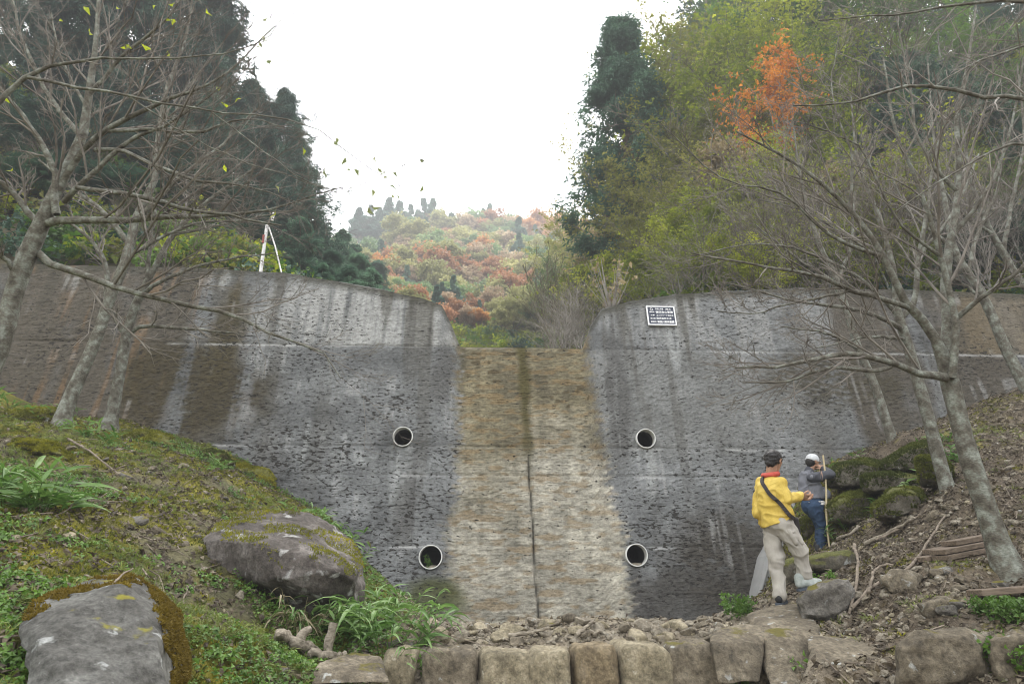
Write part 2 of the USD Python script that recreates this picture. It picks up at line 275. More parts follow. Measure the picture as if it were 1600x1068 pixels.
M_yellow_leaf = leafy('late_yellow_leaf', [(0.26, 0.31, 0.03), (0.36, 0.42, 0.04), (0.42, 0.42, 0.05)], scale=5.0, trans=0.5)
M_grey_leaf = leafy('late_dull_leaf', [(0.13, 0.15, 0.07), (0.2, 0.22, 0.1), (0.3, 0.3, 0.12)], scale=5.0, trans=0.45)
M_hill = simple('forest_floor', (0.03, 0.028, 0.016), 0.95, col2=(0.1, 0.085, 0.05), scale=0.7, bump=0.8, dist=0.3)
M_wood = simple('weathered_driftwood', (0.08, 0.066, 0.048), 0.9, col2=(0.29, 0.255, 0.2), scale=14.0, bump=0.9, dist=0.012, stretch=(1, 3, 3), detail=6.0)
M_hummock = rocky('moss_hummock_surface', (0.03, 0.027, 0.012), (0.06, 0.055, 0.02), (0.09, 0.085, 0.03), (0.05, 0.052, 0.01), 0.0, moss2=(0.13, 0.125, 0.022), soft=0.5)
M_stick = simple('fallen_stick_bark', (0.075, 0.058, 0.042), 0.9, col2=(0.24, 0.2, 0.155), scale=14.0, bump=0.6, dist=0.004)
# ------------------------------------------------------------------ the dam's front plane
ZB, BAT, YB = 1.04, 0.2, 13.0
def wall_y(z): return YB + BAT * (z - ZB)
def W(px, py):
    d = ray(px, py); t = (YB - EYE[1] + BAT * (EYE[2] - ZB)) / (d[1] - BAT * d[2]); return EYE + d * t

# ------------------------------------------------------------------ the lie of the land
def zc(y):
    e = np.interp(y, [14, 18, 30, 48, 65, 85, 110, 150, 200, 300, 420], [17.2, 17.4, 17.9, 19.3, 21.6, 24.0, 26.0, 28.0, 21.0, 10.0, 6.0])
    return 1.6 + y * np.tan(np.radians(e))
def hill_z(x, y):
    x = np.asarray(x, float); y = np.asarray(y, float); yy = np.maximum(y, 14.0)
    k = 1 - smoothstep(yy, 34, 85)
    w = 1.4 + 0.09 * (yy - 14)
    dx = x - (0.9 - 0.012 * (yy - 14))
    side = np.where(dx > 0, 0.76, 0.66) * np.maximum(np.sqrt(np.maximum(np.abs(dx) - w, 0) ** 2 + 1.0) - 1.0, 0) * k
    far = -0.006 * np.maximum(np.abs(x + 0.06 * yy) - 22, 0) ** 1.5 * (1 - k) * 4
    bump = (fbm(stack(x * 0.09, y * 0.09, 0 * x), 4, 3) - 0.5) * np.clip((y - 14) * 0.25, 0, 5)
    z = zc(yy) + np.minimum(side, 60) + np.maximum(far, -60) + bump
    z = np.minimum(z, np.interp(x, [-16, -9.5, -1.5, 0, 2.2, 3.4, 16], [9.6, 8.2, 6.6, 5.4, 5.4, 6.7, 7.6]) + 1.15 * np.maximum(y - 15.6, 0) + 0.7 * np.maximum(np.abs(x) - 16, 0))   # the bank starts level with the dam's crest
    return np.where(z < -5, -5, z)
_c = []
def cp(px, py, Y): _c.append(P(px, py, Y))
for q in [(-260, 545), (-100, 585), (0, 612), (50, 635), (100, 648), (180, 656), (300, 692), (380, 722), (440, 765), (495, 800), (540, 838), (600, 915), (655, 966), (760, 975), (850, 974), (950, 974), (1060, 972), (1165, 950), (1205, 870),
          (1245, 770), (1290, 728), (1390, 695), (1450, 665), (1510, 645), (1600, 598), (1700, 555), (1850, 490)]:
    p = W(*q); _c.append(p); _c.append(p + np.array([0, 1.5, 0.25]))
for q in [(0, 700, 8.6), (0, 800, 6.2), (0, 900, 4.9), (0, 1060, 3.7), (-200, 800, 5.5), (-200, 650, 9), (120, 668, 11.6), (160, 720, 9.5), (250, 770, 9.0), (200, 850, 6.5), (120, 930, 4.9), (320, 850, 7.4), (300, 960, 5.4), (300, 1060, 4.6),
          (430, 1010, 5.9), (450, 1060, 5.3), (420, 780, 10.8), (480, 850, 9.4), (540, 900, 8.6), (580, 960, 7.9), (560, 1000, 6.9), (620, 1015, 6.6), (650, 985, 8.0),
          (700, 1012, 6.7), (850, 1008, 6.7), (1000, 1003, 6.7), (1110, 1000, 6.7), (900, 985, 9.5), (1080, 980, 9.5), (740, 985, 9.5), (1150, 985, 7.4), (1150, 968, 10),
          (1578, 893, 6.5), (1482, 770, 9.0), (1395, 694, 12.0), (1605, 606, 12.2), (1225, 952, 7.6), (1275, 925, 7.8), (1320, 905, 8.2), (1283, 866, 11.2), (1240, 900, 10), (1480, 905, 6.5), (1350, 965, 6.6), (1260, 1000, 6.3), (1600, 1000, 5.2), (1600, 1060, 4.7),
          (1440, 1000, 5.8), (1400, 1060, 5.2), (1260, 1062, 5.3), (1800, 1000, 4.8), (1800, 800, 6.5), (1600, 800, 7.6), (1600, 700, 9.8), (1500, 825, 7.9), (1420, 850, 8.1), (1340, 865, 9.3), (1700, 650, 10.5), (1420, 770, 10.4), (1340, 790, 11.2), (1520, 740, 9.4)]:
    cp(*q)
_c += [(x, 5.62, 0.35) for x in (-0.4, 0.5, 1.4, 2.2)] + [(-0.5, 4.4, 0.12), (1.2, 4.4, 0.1), (2.3, 4.6, 0.35), (-1.2, 4.3, 0.55), (0, 2.5, 0), (0, 0, 0), (0, -4, -0.2), (-1.3, 1.5, 0.15), (1.6, 1.5, 0.1), (-3.2, 1, 1.2), (-6, 0, 3.0), (3.2, 1, 0.7), (6, 0, 2.6), (-6, -4, 3), (6, -4, 2.6), (-9.5, 6, 5.2), (9.5, 6, 4.4)]
_c = np.array(_c)
_rbf = RBFInterpolator(_c[:, :2], _c[:, 2], kernel='thin_plate_spline', smoothing=0.004)
X0, X1, Y0, Y1 = -9.5, 11.5, -4.0, 14.4
_gx, _gy = np.linspace(X0, X1, 161), np.linspace(Y0, Y1, 149)
_gz = _rbf(np.stack(np.meshgrid(_gx, _gy, indexing='ij'), -1).reshape(-1, 2)).reshape(161, 149)
_ri = RegularGridInterpolator((_gx, _gy), _gz)
def rough(x, y):
    a = stack(x, y, 0 * x)
    side = np.clip(np.abs(x - 0.9 - 0.1 * (y - 6)) / 1.6, 0.25, 1)
    return side * ((fbm(a * 1.3, 3, 11) - 0.5) * 0.26 + (fbm(a * 5.0, 3, 12) - 0.5) * 0.13) + (fbm(a * 16.0, 2, 13) - 0.5) * 0.05
def front_z(x, y):
    cx, cy = np.clip(x, X0, X1), np.clip(y, Y0, Y1)
    z = _ri(np.stack([cx, cy], -1)) + 0.55 * np.minimum(np.abs(x - cx), 60) - 0.05 * np.clip(Y0 - y, 0, 200)
    z = z + rough(x, y) * np.clip(1 - (np.abs(x - cx) + np.maximum(Y0 - y, 0)) / 5, 0.0, 1)
    return z
def ground_z(x, y):
    x, y = np.asarray(x, float), np.asarray(y, float)
    w = smoothstep(y, 14.3, 15.4)
    return front_z(x, y) * (1 - w) + hill_z(x, y) * w
def gz(x, y): return float(ground_z(np.array([x]), np.array([y]))[0])
def G(px, py, y_max=40.0, lift=0.0):
    """Where the line of sight through px, py meets the ground."""
    d = ray(px, py); t = np.linspace(2.0, y_max, 1500); q = EYE + d * t[:, None]
    below = np.nonzero(q[:, 2] < ground_z(q[:, 0], q[:, 1]) + lift)[0]
    return q[below[0]] if len(below) else q[-1]

def grid(xs, ys, zf):
    x, y = np.meshgrid(xs, ys, indexing='ij'); z = zf(x.ravel(), y.ravel())
    v = np.stack([x.ravel(), y.ravel(), z], 1); n, m = x.shape
    i, j = np.meshgrid(np.arange(n - 1), np.arange(m - 1), indexing='ij'); a = (i * m + j).ravel()
    return v, np.vstack([np.stack([a, a + m, a + m + 1], 1), np.stack([a, a + m + 1, a + 1], 1)])

def left_mask(x, y): return smoothstep(-x, 0.45 + 0.0 * y, 1.3 + 0.02 * y)
def right_mask(x, y): return smoothstep(x, 2.2 + 0.3 * (y - 6), 3.0 + 0.3 * (y - 6))
def moss_amount(v):
    """How mossy the ground is: tufts on the left bank, most by the wall; cushions by the wall on the right."""
    x, y = v[:, 0], v[:, 1]; px, py = proj(v)
    l = left_mask(x, y); r = right_mask(x, y)
    n = fbm(stack(x * 1.1, y * 1.1, 0 * x), 4, 21); n2 = fbm(stack(x * 4, y * 4, 0 * x), 3, 22)
    nearwall = smoothstep(y, 8.5, 12.3)
    m = l * smoothstep(n + 0.3 * (n2 - 0.5) + 0.28 * nearwall - 0.02, 0.38, 0.58)
    m = np.maximum(m, r * smoothstep(y - 0.45 * (x - 4.5), 9.0, 11.0) * smoothstep(n, 0.4, 0.55))
    return np.maximum(m, r * 0.55 * smoothstep(n2 + 0.3 * (n - 0.5), 0.6, 0.72))
def ground_tint(v):
    x, y = v[:, 0], v[:, 1]
    n = fbm(stack(x * 0.9, y * 0.9, 0 * x), 4, 31)[:, None]; n2 = fbm(stack(x * 7, y * 7, 0 * x), 3, 32)[:, None]
    l = left_mask(x, y)[:, None]; r = right_mask(x, y)[:, None]; m = moss_amount(v)[:, None]
    soil = np.array([0.05, 0.038, 0.026]) * (1 - n2) + np.array([0.15, 0.12, 0.085]) * n2
    bed = np.array([0.13, 0.105, 0.075]) * (1 - n2) + np.array([0.27, 0.235, 0.175]) * n2
    green = np.array([0.035, 0.045, 0.014]) * (1 - n2) + np.array([0.1, 0.1, 0.035]) * n2
    c = bed * (1 - np.maximum(l, r)) + (soil * 0.5 + green * 0.6) * l * (1 - r) + soil * r
    mossc = np.array([0.045, 0.05, 0.009]) * (1 - n2) + np.array([0.24, 0.215, 0.028]) * n2
    far = smoothstep(v[:, 1], 14.2, 15)[:, None]
    c = c * (1 - m) + mossc * m
    return c * (1 - far) + np.array([0.05, 0.045, 0.025]) * far * (0.6 + 0.8 * n2)
def axis(lo, hi, step, far, n=26, grow_=1.5):
    a = np.arange(lo, hi + 1e-6, step); k = np.cumsum(np.geomspace(0.25, 0.25 * grow_ ** n, n)); 
    k = k[k < far]; return k, a
k, a = axis(-8.6, 10.4, 0.045, 165); gxs = np.r_[(-8.6 - k)[::-1], a, 10.4 + k]
b = np.r_[np.arange(3.2, 8.2, 0.04), np.arange(8.2, 14.01, 0.05)]; gys = np.r_[(3.2 - k)[::-1], b, 14.3, 14.6, 15.0, 15.4]
gv, gf = grid(gxs, gys, ground_z)
single('ground', (gv, gf), M_ground, kind='structure', color=ground_tint(gv))
hx = np.r_[-(np.geomspace(40, 175, 16)[::-1]), np.linspace(-38, 38, 140), np.geomspace(40, 175, 16)]
hy = np.r_[15.38, np.linspace(15.8, 60, 90), np.geomspace(61, 230, 70)]
hv, hf = grid(hx, hy, lambda x, y: np.where((np.abs(x - 0.9) < 12.5) & (y < 16.2), hill_z(x, y) - 0.3 * (16.3 - y), hill_z(x, y)))
single('hillside', (hv, hf), M_hill, kind='structure', smooth=True)

# ------------------------------------------------------------------ the dam
crest_px = [(-420, 404), (-200, 408), (0, 412), (150, 415), (300, 418), (440, 426), (520, 438), (600, 453), (660, 466), (690, 476), (704, 505), (719, 543), (800, 543.5), (910, 543.5), (924, 508), (940, 483), (985, 470), (1060, 459), (1240, 450), (1420, 453), (1600, 459), (1800, 466), (2050, 474)]
cw = np.array([W(*q) for q in crest_px])
cw[11:14, 2] = cw[11:14, 2].mean()
def crest(x): return np.interp(x, cw[:, 0], cw[:, 2])
rng = np.random.default_rng(5)
def hsh(a, b, s):
    h = (a.astype(np.int64) * 374761393 + b.astype(np.int64) * 668265263 + s * 144665) & 0xFFFFFFFF
    h = ((h ^ (h >> 13)) * 1274126177) & 0xFFFFFFFF
    return ((h ^ (h >> 16)) & 0xFFFFFF) / 16777215.0
ROW = 0.053
def wall_relief(x, z):
    """Split-stone formwork: courses of short lumps of uneven length and depth, some knocked out; flat day joints between the pours."""
    q = stack(x, 0 * x, z)
    zz = z + (fbm(q * np.array([1.5, 1, 3.0]), 3, 41) - 0.5) * 0.12
    r = np.floor(zz / ROW); fz = zz / ROW - r
    L = 0.085 + 0.1 * hsh(r, 0 * r, 3)
    xs = x / L + hsh(r, 0 * r, 4) * 9 + (noise(q * 5, 44) - 0.5) * 0.9
    c = np.floor(xs); fx = xs - c
    h = hsh(c, r, 5)
    edge = np.minimum(np.minimum(fz, 1 - fz) / 0.2, np.minimum(fx, 1 - fx) / 0.12).clip(0, 1)
    clus = fbm(q * np.array([0.7, 1, 0.7]), 3, 45)
    hole = 0.35 * (h > 0.93 - 0.42 * smoothstep(clus, 0.42, 0.68)) * edge
    hgt = (0.004 + 0.02 * h) * edge - 0.03 * hole + (fbm(q * 14, 3, 46) - 0.5) * 0.02 + (fbm(q * 1.1, 2, 47) - 0.5) * 0.035
    return hgt, hole, edge
JOINTS = [float(W(800, 543)[2]), float(W(800, 698)[2]), float(W(800, 853)[2]), float(W(800, 690)[2]) - 0.7]
def wall_color(x, z, hole, edge):
    q = stack(x, 0 * x, z); px, py = proj(stack(x, wall_y(z), z))
    n = fbm(q * np.array([1.6, 1, 1.6]), 5, 51); fine = fbm(q * np.array([9, 1, 16]), 3, 52)
    st = fbm(q * np.array([3.2, 1, 0.22]), 4, 53); st2 = fbm(q * np.array([7.5, 1, 0.35]), 3, 54); st3 = fbm(q * np.array([1.3, 1, 0.16]), 3, 55)
    top = crest(x) - z                                                  # metres below the crest
    c = np.array([0.118, 0.121, 0.12]) * (0.3 + 1.4 * n + 0.35 * (fine - 0.5))[:, None]
    def mix(col, m):
        nonlocal c; m = np.clip(m, 0, 1)[:, None]; c = c * (1 - m) + np.array(col) * (0.75 + 0.5 * fine)[:, None] * m
    up = smoothstep(z, JOINTS[0] - 0.05, JOINTS[0] + 0.05)
    def blob(bx, by, rx, rz, soft=0.5):
        p = W(bx, by); d = np.sqrt(((x - p[0]) / rx) ** 2 + ((z - p[2]) / rz) ** 2) + (n - 0.5) * 0.9
        return smoothstep(-d, -1 - soft, -1 + soft * 0.4)
    mix((0.27, 0.27, 0.255), 0.8 * up * blob(590, 490, 2.3, 0.95) * smoothstep(st2, 0.25, 0.6))
    mix((0.22, 0.22, 0.21), 0.7 * up * blob(1150, 500, 2.4, 0.7) * smoothstep(st, 0.35, 0.6))
    mix((0.16, 0.16, 0.15), 0.5 * (1 - up) * blob(1000, 620, 3.5, 1.2) )
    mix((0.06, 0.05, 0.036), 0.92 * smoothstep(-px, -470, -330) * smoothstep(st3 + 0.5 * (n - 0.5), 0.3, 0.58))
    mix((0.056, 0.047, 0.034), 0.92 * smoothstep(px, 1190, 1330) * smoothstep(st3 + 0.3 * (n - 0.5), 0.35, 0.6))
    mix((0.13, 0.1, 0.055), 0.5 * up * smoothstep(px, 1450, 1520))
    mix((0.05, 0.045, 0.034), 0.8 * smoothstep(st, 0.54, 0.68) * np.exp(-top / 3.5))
    mix((0.115, 0.072, 0.036), 0.7 * smoothstep(st2, 0.55, 0.68) * smoothstep(-px, -450, -250) * smoothstep(fbm(q * 0.8, 3, 57), 0.42, 0.58))
    mix((0.038, 0.03, 0.014), 0.93 * blob(290, 610, 1.45, 0.95) * smoothstep(st + 0.25 * (fine - 0.5), 0.3, 0.5))
    mix((0.045, 0.036, 0.016), 0.9 * blob(355, 520, 0.32, 1.1) * smoothstep(st, 0.25, 0.5))
    mix((0.04, 0.034, 0.02), 0.85 * blob(1310, 590, 1.3, 0.6) * smoothstep(fine, 0.3, 0.55))
    mix((0.034, 0.028, 0.02), 0.85 * blob(1140, 880, 1.0, 0.9) * smoothstep(n + 0.3 * (fine - 0.5), 0.32, 0.55))
    mix((0.04, 0.036, 0.03), 0.75 * blob(1090, 940, 1.3, 0.5))
    mix((0.27, 0.27, 0.26), 0.4 * smoothstep(st2, 0.6, 0.75) * smoothstep(n, 0.45, 0.65))          # lime runs
    for bx, by, w_, h_ in ((625, 745, 0.16, 0.6), (1012, 730, 0.2, 0.45), (1050, 525, 0.1, 0.6), (352, 430, 0.12, 0.3), (470, 690, 0.12, 0.4), (560, 715, 0.25, 0.12)):
        mix((0.3, 0.31, 0.3), 0.5 * blob(bx, by, w_, h_, 0.7) * smoothstep(st2, 0.35, 0.6))
    for bx, by, w_, h_ in ((640, 790, 0.24, 0.75), (965, 620, 0.2, 1.3), (1000, 930, 0.28, 0.45), (690, 590, 0.2, 0.6), (960, 500, 0.1, 0.5)):
        mix((0.06, 0.058, 0.054), 0.7 * blob(bx, by, w_, h_, 0.7) * smoothstep(st2, 0.3, 0.55))
    # where the stream comes down
    e0, e1 = W(717, 545), W(693, 965); f0, f1 = W(912, 545), W(992, 965)
    t = (z - e1[2]) / (e0[2] - e1[2])
    xl = e1[0] + (e0[0] - e1[0]) * t + (fbm(stack(z * 1.5, 0 * z, 0 * z), 3, 61) - 0.5) * 0.25; xr = f1[0] + (f0[0] - f1[0]) * t + (fbm(stack(z * 1.5, 0 * z, 0 * z), 3, 62) - 0.5) * 0.3
    xl = xl + (fine - 0.5) * 0.5; xr = xr + (fine - 0.5) * 0.5
    wet = smoothstep(x, xl - 0.1, xl + 0.16) * smoothstep(-x, -xr - 0.16, -xr + 0.1) * (top > -0.02)
    h = np.clip((JOINTS[0] - z) / 5.2, 0, 1); pale = smoothstep(h + (n - 0.5) * 0.5 + 0.5 * smoothstep(x, W(818, 700)[0] - 0.1, W(818, 700)[0] + 0.1) * (h - 0.1), 0.3, 0.8)
    wc = np.array([0.122, 0.106, 0.066]) * (1 - pale)[:, None] + np.array([0.225, 0.212, 0.172]) * pale[:, None]
    wc = wc * (0.5 + 1.0 * n[:, None]) * (0.5 + 1.0 * fine[:, None]) * (0.88 + 0.24 * smoothstep(st2, 0.3, 0.65))[:, None]
    rust = smoothstep(fbm(q * np.array([3.5, 1, 9.0]), 4, 63), 0.52, 0.66)[:, None] * 0.5
    wc = wc * (1 - rust) + np.array([0.16, 0.105, 0.045]) * rust
    spot = (smoothstep(noise(q * np.array([9, 1, 9]), 64), 0.7, 0.82) * smoothstep(fbm(q * 1.3, 2, 65), 0.4, 0.6) * smoothstep(-h, -0.62, -0.2))[:, None] * 0.8
    wc = wc * (1 - spot) + np.array([0.055, 0.04, 0.018]) * spot
    c = c * (1 - wet[:, None]) + wc * wet[:, None]
    jx = joint_x(z)
    green = (smoothstep(-np.abs(x - jx) - (n - 0.5) * 0.2, -0.16, -0.02) * smoothstep(-h, -0.68, -0.3))[:, None] * 0.95
    c = c * (1 - green) + np.array([0.05, 0.042, 0.012]) * green
    mix((0.045, 0.05, 0.012), 0.85 * blob(670, 935, 0.55, 0.3))                                        # moss under the lowest drain
    mix((0.035, 0.033, 0.022), 0.85 * smoothstep(-top, -0.3, -0.04) * (top >= 0) * smoothstep(n, 0.3, 0.5) * (1 - wet))   # moss along the crest
    for j in JOINTS:
        jm = np.exp(-((z - j + 0.02 + (noise(q * 3, 67) - 0.5) * 0.03) / 0.03) ** 2) * smoothstep(fbm(q * np.array([0.9, 1, 0.1]), 3, 68), 0.46, 0.62)
        mix((0.36, 0.36, 0.345), 0.6 * jm * (1 - 0.85 * wet))
    clus = fbm(q * np.array([0.55, 1, 0.75]), 4, 45)                                                     # recess shade and black algae painted together as dark dashes, thick in some panels
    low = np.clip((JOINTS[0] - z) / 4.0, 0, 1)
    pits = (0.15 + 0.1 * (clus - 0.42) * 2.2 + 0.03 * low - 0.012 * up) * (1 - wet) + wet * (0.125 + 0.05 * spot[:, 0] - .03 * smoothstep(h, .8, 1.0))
    return c, pits
_j0, _j1 = W(815, 545), W(841, 968)
def joint_x(z): return _j1[0] + (_j0[0] - _j1[0]) * (z - _j1[2]) / (_j0[2] - _j1[2]) + (noise(stack(z * 4, 0 * z, 0 * z), 71) - 0.5) * 0.03
PIPES = [((630, 683), 0.2), ((1008, 686), 0.2), ((673, 870), 0.215), ((993.5, 867), 0.205)]
pw = [(W(*q), r) for q, r in PIPES]
dam = Thing('concrete_dam', 'wide grey weathered concrete check dam closing off the valley', 'dam', (0.9, 13, 1))
wx = np.r_[np.linspace(W(-330, 700)[0], W(-20, 700)[0], 60)[:-1], np.arange(W(-20, 700)[0], W(1620, 700)[0], 0.0275), np.linspace(W(1620, 700)[0], W(1950, 700)[0], 60)[1:]]
NZ = 350
u = np.linspace(0, 1, NZ)
xx = np.repeat(wx, NZ); zt = np.repeat(crest(wx) + (fbm(stack(wx * 2, 0 * wx, 0 * wx), 3, 72) - 0.5) * 0.03, NZ); zz = 0.7 + (zt - 0.7) * np.tile(u, len(wx))
hgt, hole, edge = wall_relief(xx, zz)
for j in JOINTS:
    w_ = np.exp(-((zz - j) / 0.022) ** 2); hgt = hgt * (1 - w_) - 0.012 * w_
crack = np.exp(-((xx - joint_x(zz)) / 0.014) ** 2) * (zz < JOINTS[0] - 0.02)
hgt = hgt - 0.08 * crack * smoothstep(-zz, -4.7, -3.7)
hgt = hgt * smoothstep(zt - zz, -0.02, 0.12)
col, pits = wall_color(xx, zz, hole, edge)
col = col * (1 - 0.8 * (crack * smoothstep(-zz, -4.7, -3.7))[:, None])
# the drains pass through: the rim of each hole lies inside the pipe's thickness
keep = np.ones(len(xx), bool); r_all = np.full(len(xx), 9.0)
for p, r in pw:
    d = np.hypot(xx - p[0], zz - p[2]); near = np.abs(d - (r - 0.012)) < 0.018
    s = np.where(near, (r - 0.012) / np.maximum(d, 1e-6), 1.0)
    xx = p[0] + (xx - p[0]) * s; zz = p[2] + (zz - p[2]) * s
    r_all = np.minimum(r_all, np.hypot(xx - p[0], zz - p[2]) - r)
    hgt = np.where(d < r + 0.07, hgt * smoothstep(d, r, r + 0.07), hgt)
fv = stack(xx, wall_y(zz) - hgt * 0.98, zz + hgt * 0.2)
n = len(wx)
i, j = np.meshgrid(np.arange(n - 1), np.arange(NZ - 1), indexing='ij'); a = (i * NZ + j).ravel()
ff = np.vstack([np.stack([a, a + NZ, a + NZ + 1], 1), np.stack([a, a + NZ + 1, a + 1], 1)])
ff = ff[r_all[ff].max(1) > -0.011]
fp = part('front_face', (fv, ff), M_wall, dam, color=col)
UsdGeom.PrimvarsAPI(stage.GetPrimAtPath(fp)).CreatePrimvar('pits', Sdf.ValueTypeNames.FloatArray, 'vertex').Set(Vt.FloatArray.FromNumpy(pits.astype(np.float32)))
topf = fv.reshape(n, NZ, 3)[:, -1]; yb_ = np.full(n, 15.75)
tv = np.vstack([topf + [0, 0, 0.002], stack(topf[:, 0], yb_, topf[:, 2]), stack(topf[:, 0], yb_, topf[:, 2] * 0 + 0.5)])
a = np.arange(n - 1)
tf = np.vstack([np.stack([a, a + 1, a + 1 + n], 1), np.stack([a, a + 1 + n, a + n], 1), np.stack([a + n, a + 1 + n, a + 1 + 2 * n], 1), np.stack([a + n, a + 1 + 2 * n, a + 2 * n], 1)])
tq = tv
part('crest', (tv, tf), M_wall, dam, color=np.array([0.09, 0.085, 0.06]) * (0.5 + fbm(tq * 2.0, 4, 75))[:, None])
# drains
M_pvc = simple('drain_pipe_plastic', (0.5, 0.5, 0.48), 0.55, col2=(0.66, 0.66, 0.63), scale=12.0, bump=0.1)
M_silt = simple('drain_silt', (0.14, 0.12, 0.09), 0.95, col2=(0.3, 0.27, 0.21), scale=25.0, bump=0.8, dist=0.02)
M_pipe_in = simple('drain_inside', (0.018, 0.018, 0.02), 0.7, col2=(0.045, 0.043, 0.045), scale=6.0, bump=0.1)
names = ['upper drain pipe in the dam left of the stained spillway', 'upper drain pipe in the dam right of the stained spillway', 'lower drain pipe with a weed growing in its mouth', 'lower drain pipe with silt in its mouth, right of the joint']
for k, ((p, r), nm) in enumerate(zip(pw, names)):
    t = Thing('drain_pipe', nm, 'drain pipe', p, 'drain pipes in the dam face')
    an = np.linspace(0, 2 * np.pi, 41)[:-1]
    y0, y1 = -0.06 - 0.2 * r, 1.3
    prof = [(r, 0.4), (r, y0 + 0.006), (r - 0.004, y0), (r - 0.014, y0), (r - 0.018, y0 + 0.006), (r - 0.018, 0.1)]
    def ringmesh(prof):
        v = np.vstack([np.stack([np.cos(an) * a_, np.full(40, b_), np.sin(an) * a_], 1) for a_, b_ in prof]); m = len(prof)
        f = [[q * 40 + s, q * 40 + (s + 1) % 40, (q + 1) * 40 + (s + 1) % 40, (q + 1) * 40 + s] for q in range(m - 1) for s in range(40)]
        f = np.array(f); return v, np.vstack([f[:, [0, 1, 2]], f[:, [0, 2, 3]]])
    part('pipe', ringmesh(prof), M_pvc, t, smooth=40, local=True)
    part('pipe_inside', ringmesh([(r - 0.0175, 0.05), (r - 0.0175, y1), (0.001, y1)]), M_pipe_in, t, smooth=40, local=True)
    if k in (1, 2, 3):
        s = trimesh.creation.icosphere(3); v = s.vertices * [r * 0.75, 0.3, r * (0.3 if k != 1 else 0.2)] + [0.02, 0.2, -r * 0.92]
        v = v + (fbm(v * 25, 3, k)[:, None] - 0.5) * 0.03; rr = np.hypot(v[:, 0], v[:, 2]); s_ = np.minimum(1, (r - 0.02) / rr); v[:, 0] *= s_; v[:, 2] *= s_
        part('silt', (v, s.faces), M_silt, t, smooth=True, local=True)
# ------------------------------------------------------------------ bare trees before the dam: traced trunks and limbs, grown twigs
def bare_tree(name, label, base, trunk, limbs, seed, group=None, n=(7, 6, 5), leaf=None, pale=False, reach=1.0, extra_r=1.0):
    """trunk, limbs: polylines of (px, py, distance, radius in photograph pixels). Twigs are grown on them; leaf: places of the last leaves."""
    rng = np.random.default_rng(seed)
    def world_line(L, k):
        q = np.array([[*P(a, b, y), max(r * mpp(y) * extra_r * (0.82 if r > 3 else 0.72), 0.002)] for a, b, y, r in L]); return spline(q, k)
    tr = world_line(trunk, 22)
    b = tr[0, :3].copy(); g = gz(b[0], b[1])
    if base: tr = np.vstack([[b[0], b[1], g - 0.25, tr[0, 3] * 1.45], tr]) if b[2] > g - 0.2 else tr
    t = Thing(name, label, 'tree', (b[0], b[1], g if base else b[2]), group)
    tw = np.linspace(0, 1, len(tr))
    tr[:, 3] *= 1 + 0.5 * np.exp(-tw * 22) * bool(base) + 0.1 * (rng.random(len(tr)) - 0.5)
    part('trunk', tubes(tr[None, :, :3], tr[None, :, 3], 12), M_bark, t, smooth=True)
    main_p, main_r = [spline(tr[int(len(tr) * 0.55):], 12)], []
    for L in limbs:
        q = world_line(L, 14); q[1:-1, :3] += rng.normal(size=(12, 3)) * 0.008
        part('limb', tubes(q[None, :, :3], q[None, :, 3], 7), M_bark, t, smooth=True)
        main_p.append(spline(q, 12))
    A = np.array(main_p); p0, r0 = A[..., :3], A[..., 3]
    p1, r1 = grow(rng, p0, r0, n[0], (0.22 * reach, 0.5 * reach), (0.45, 1.0), 0.15, 0.12, 0.16, 6, 0.6, 0.35, 0.25, 1.9)
    p2, r2 = grow(rng, p1, r1, n[1], (0.3, 0.6), (0.4, 0.95), 0.2, 0.1, 0.15, 5, 0.62, 0.4, 0.12, 0.9)
    p3, r3 = grow(rng, p2, r2, n[2], (0.3, 0.65), (0.4, 0.9), 0.2, 0.08, 0.15, 4, 0.7, 0.5, 0.06, 0.5)
    if leaf is not None:                                        # each last leaf hangs on a twig of its own
        flat_ = np.vstack([np.array(main_p)[..., :3].reshape(-1, 3), p1.reshape(-1, 3), p2[:, 1:3].reshape(-1, 3)]); kd = cKDTree(flat_); ends = np.array([P(*q) for q in leaf[0]]); st_ = flat_[kd.query(ends)[1]]
        u_ = np.linspace(0, 1, 4)[None, :, None]; p3 = np.vstack([p3, st_[:, None] * (1 - u_) + ends[:, None] * u_ + np.array([0, 0, .12]) * (u_ - u_ ** 2) * np.linalg.norm(ends - st_, axis=1)[:, None, None]]); r3 = np.vstack([r3, np.full((len(ends), 4), .003)])
    r1, r2, r3 = np.minimum(r1 * 0.8, 0.014), np.clip(r2 * 0.75, 0.0021, 0.006), np.clip(r3 * 0.8, 0.0016, 0.003)
    part('twigs', cat_meshes([tubes(p1, r1, 5), tubes(p2, r2, 4), tubes(p3, r3, 3)]), M_twig_pale if pale else M_twig, t, kind='stuff')
    if leaf is not None:
        lp, size, mat = leaf
        for a, b_, y in lp:
            c = P(a, b_, y)[None]
            part('leaf', leaves(rng, c, size, 0.55, 0.3, dirs=rng.normal(size=(1, 3)) * [1, 1, 0.5] + [0, 0, -0.6]), mat, t)
    return t, (p1, r1, p2, r2, p3, r3)

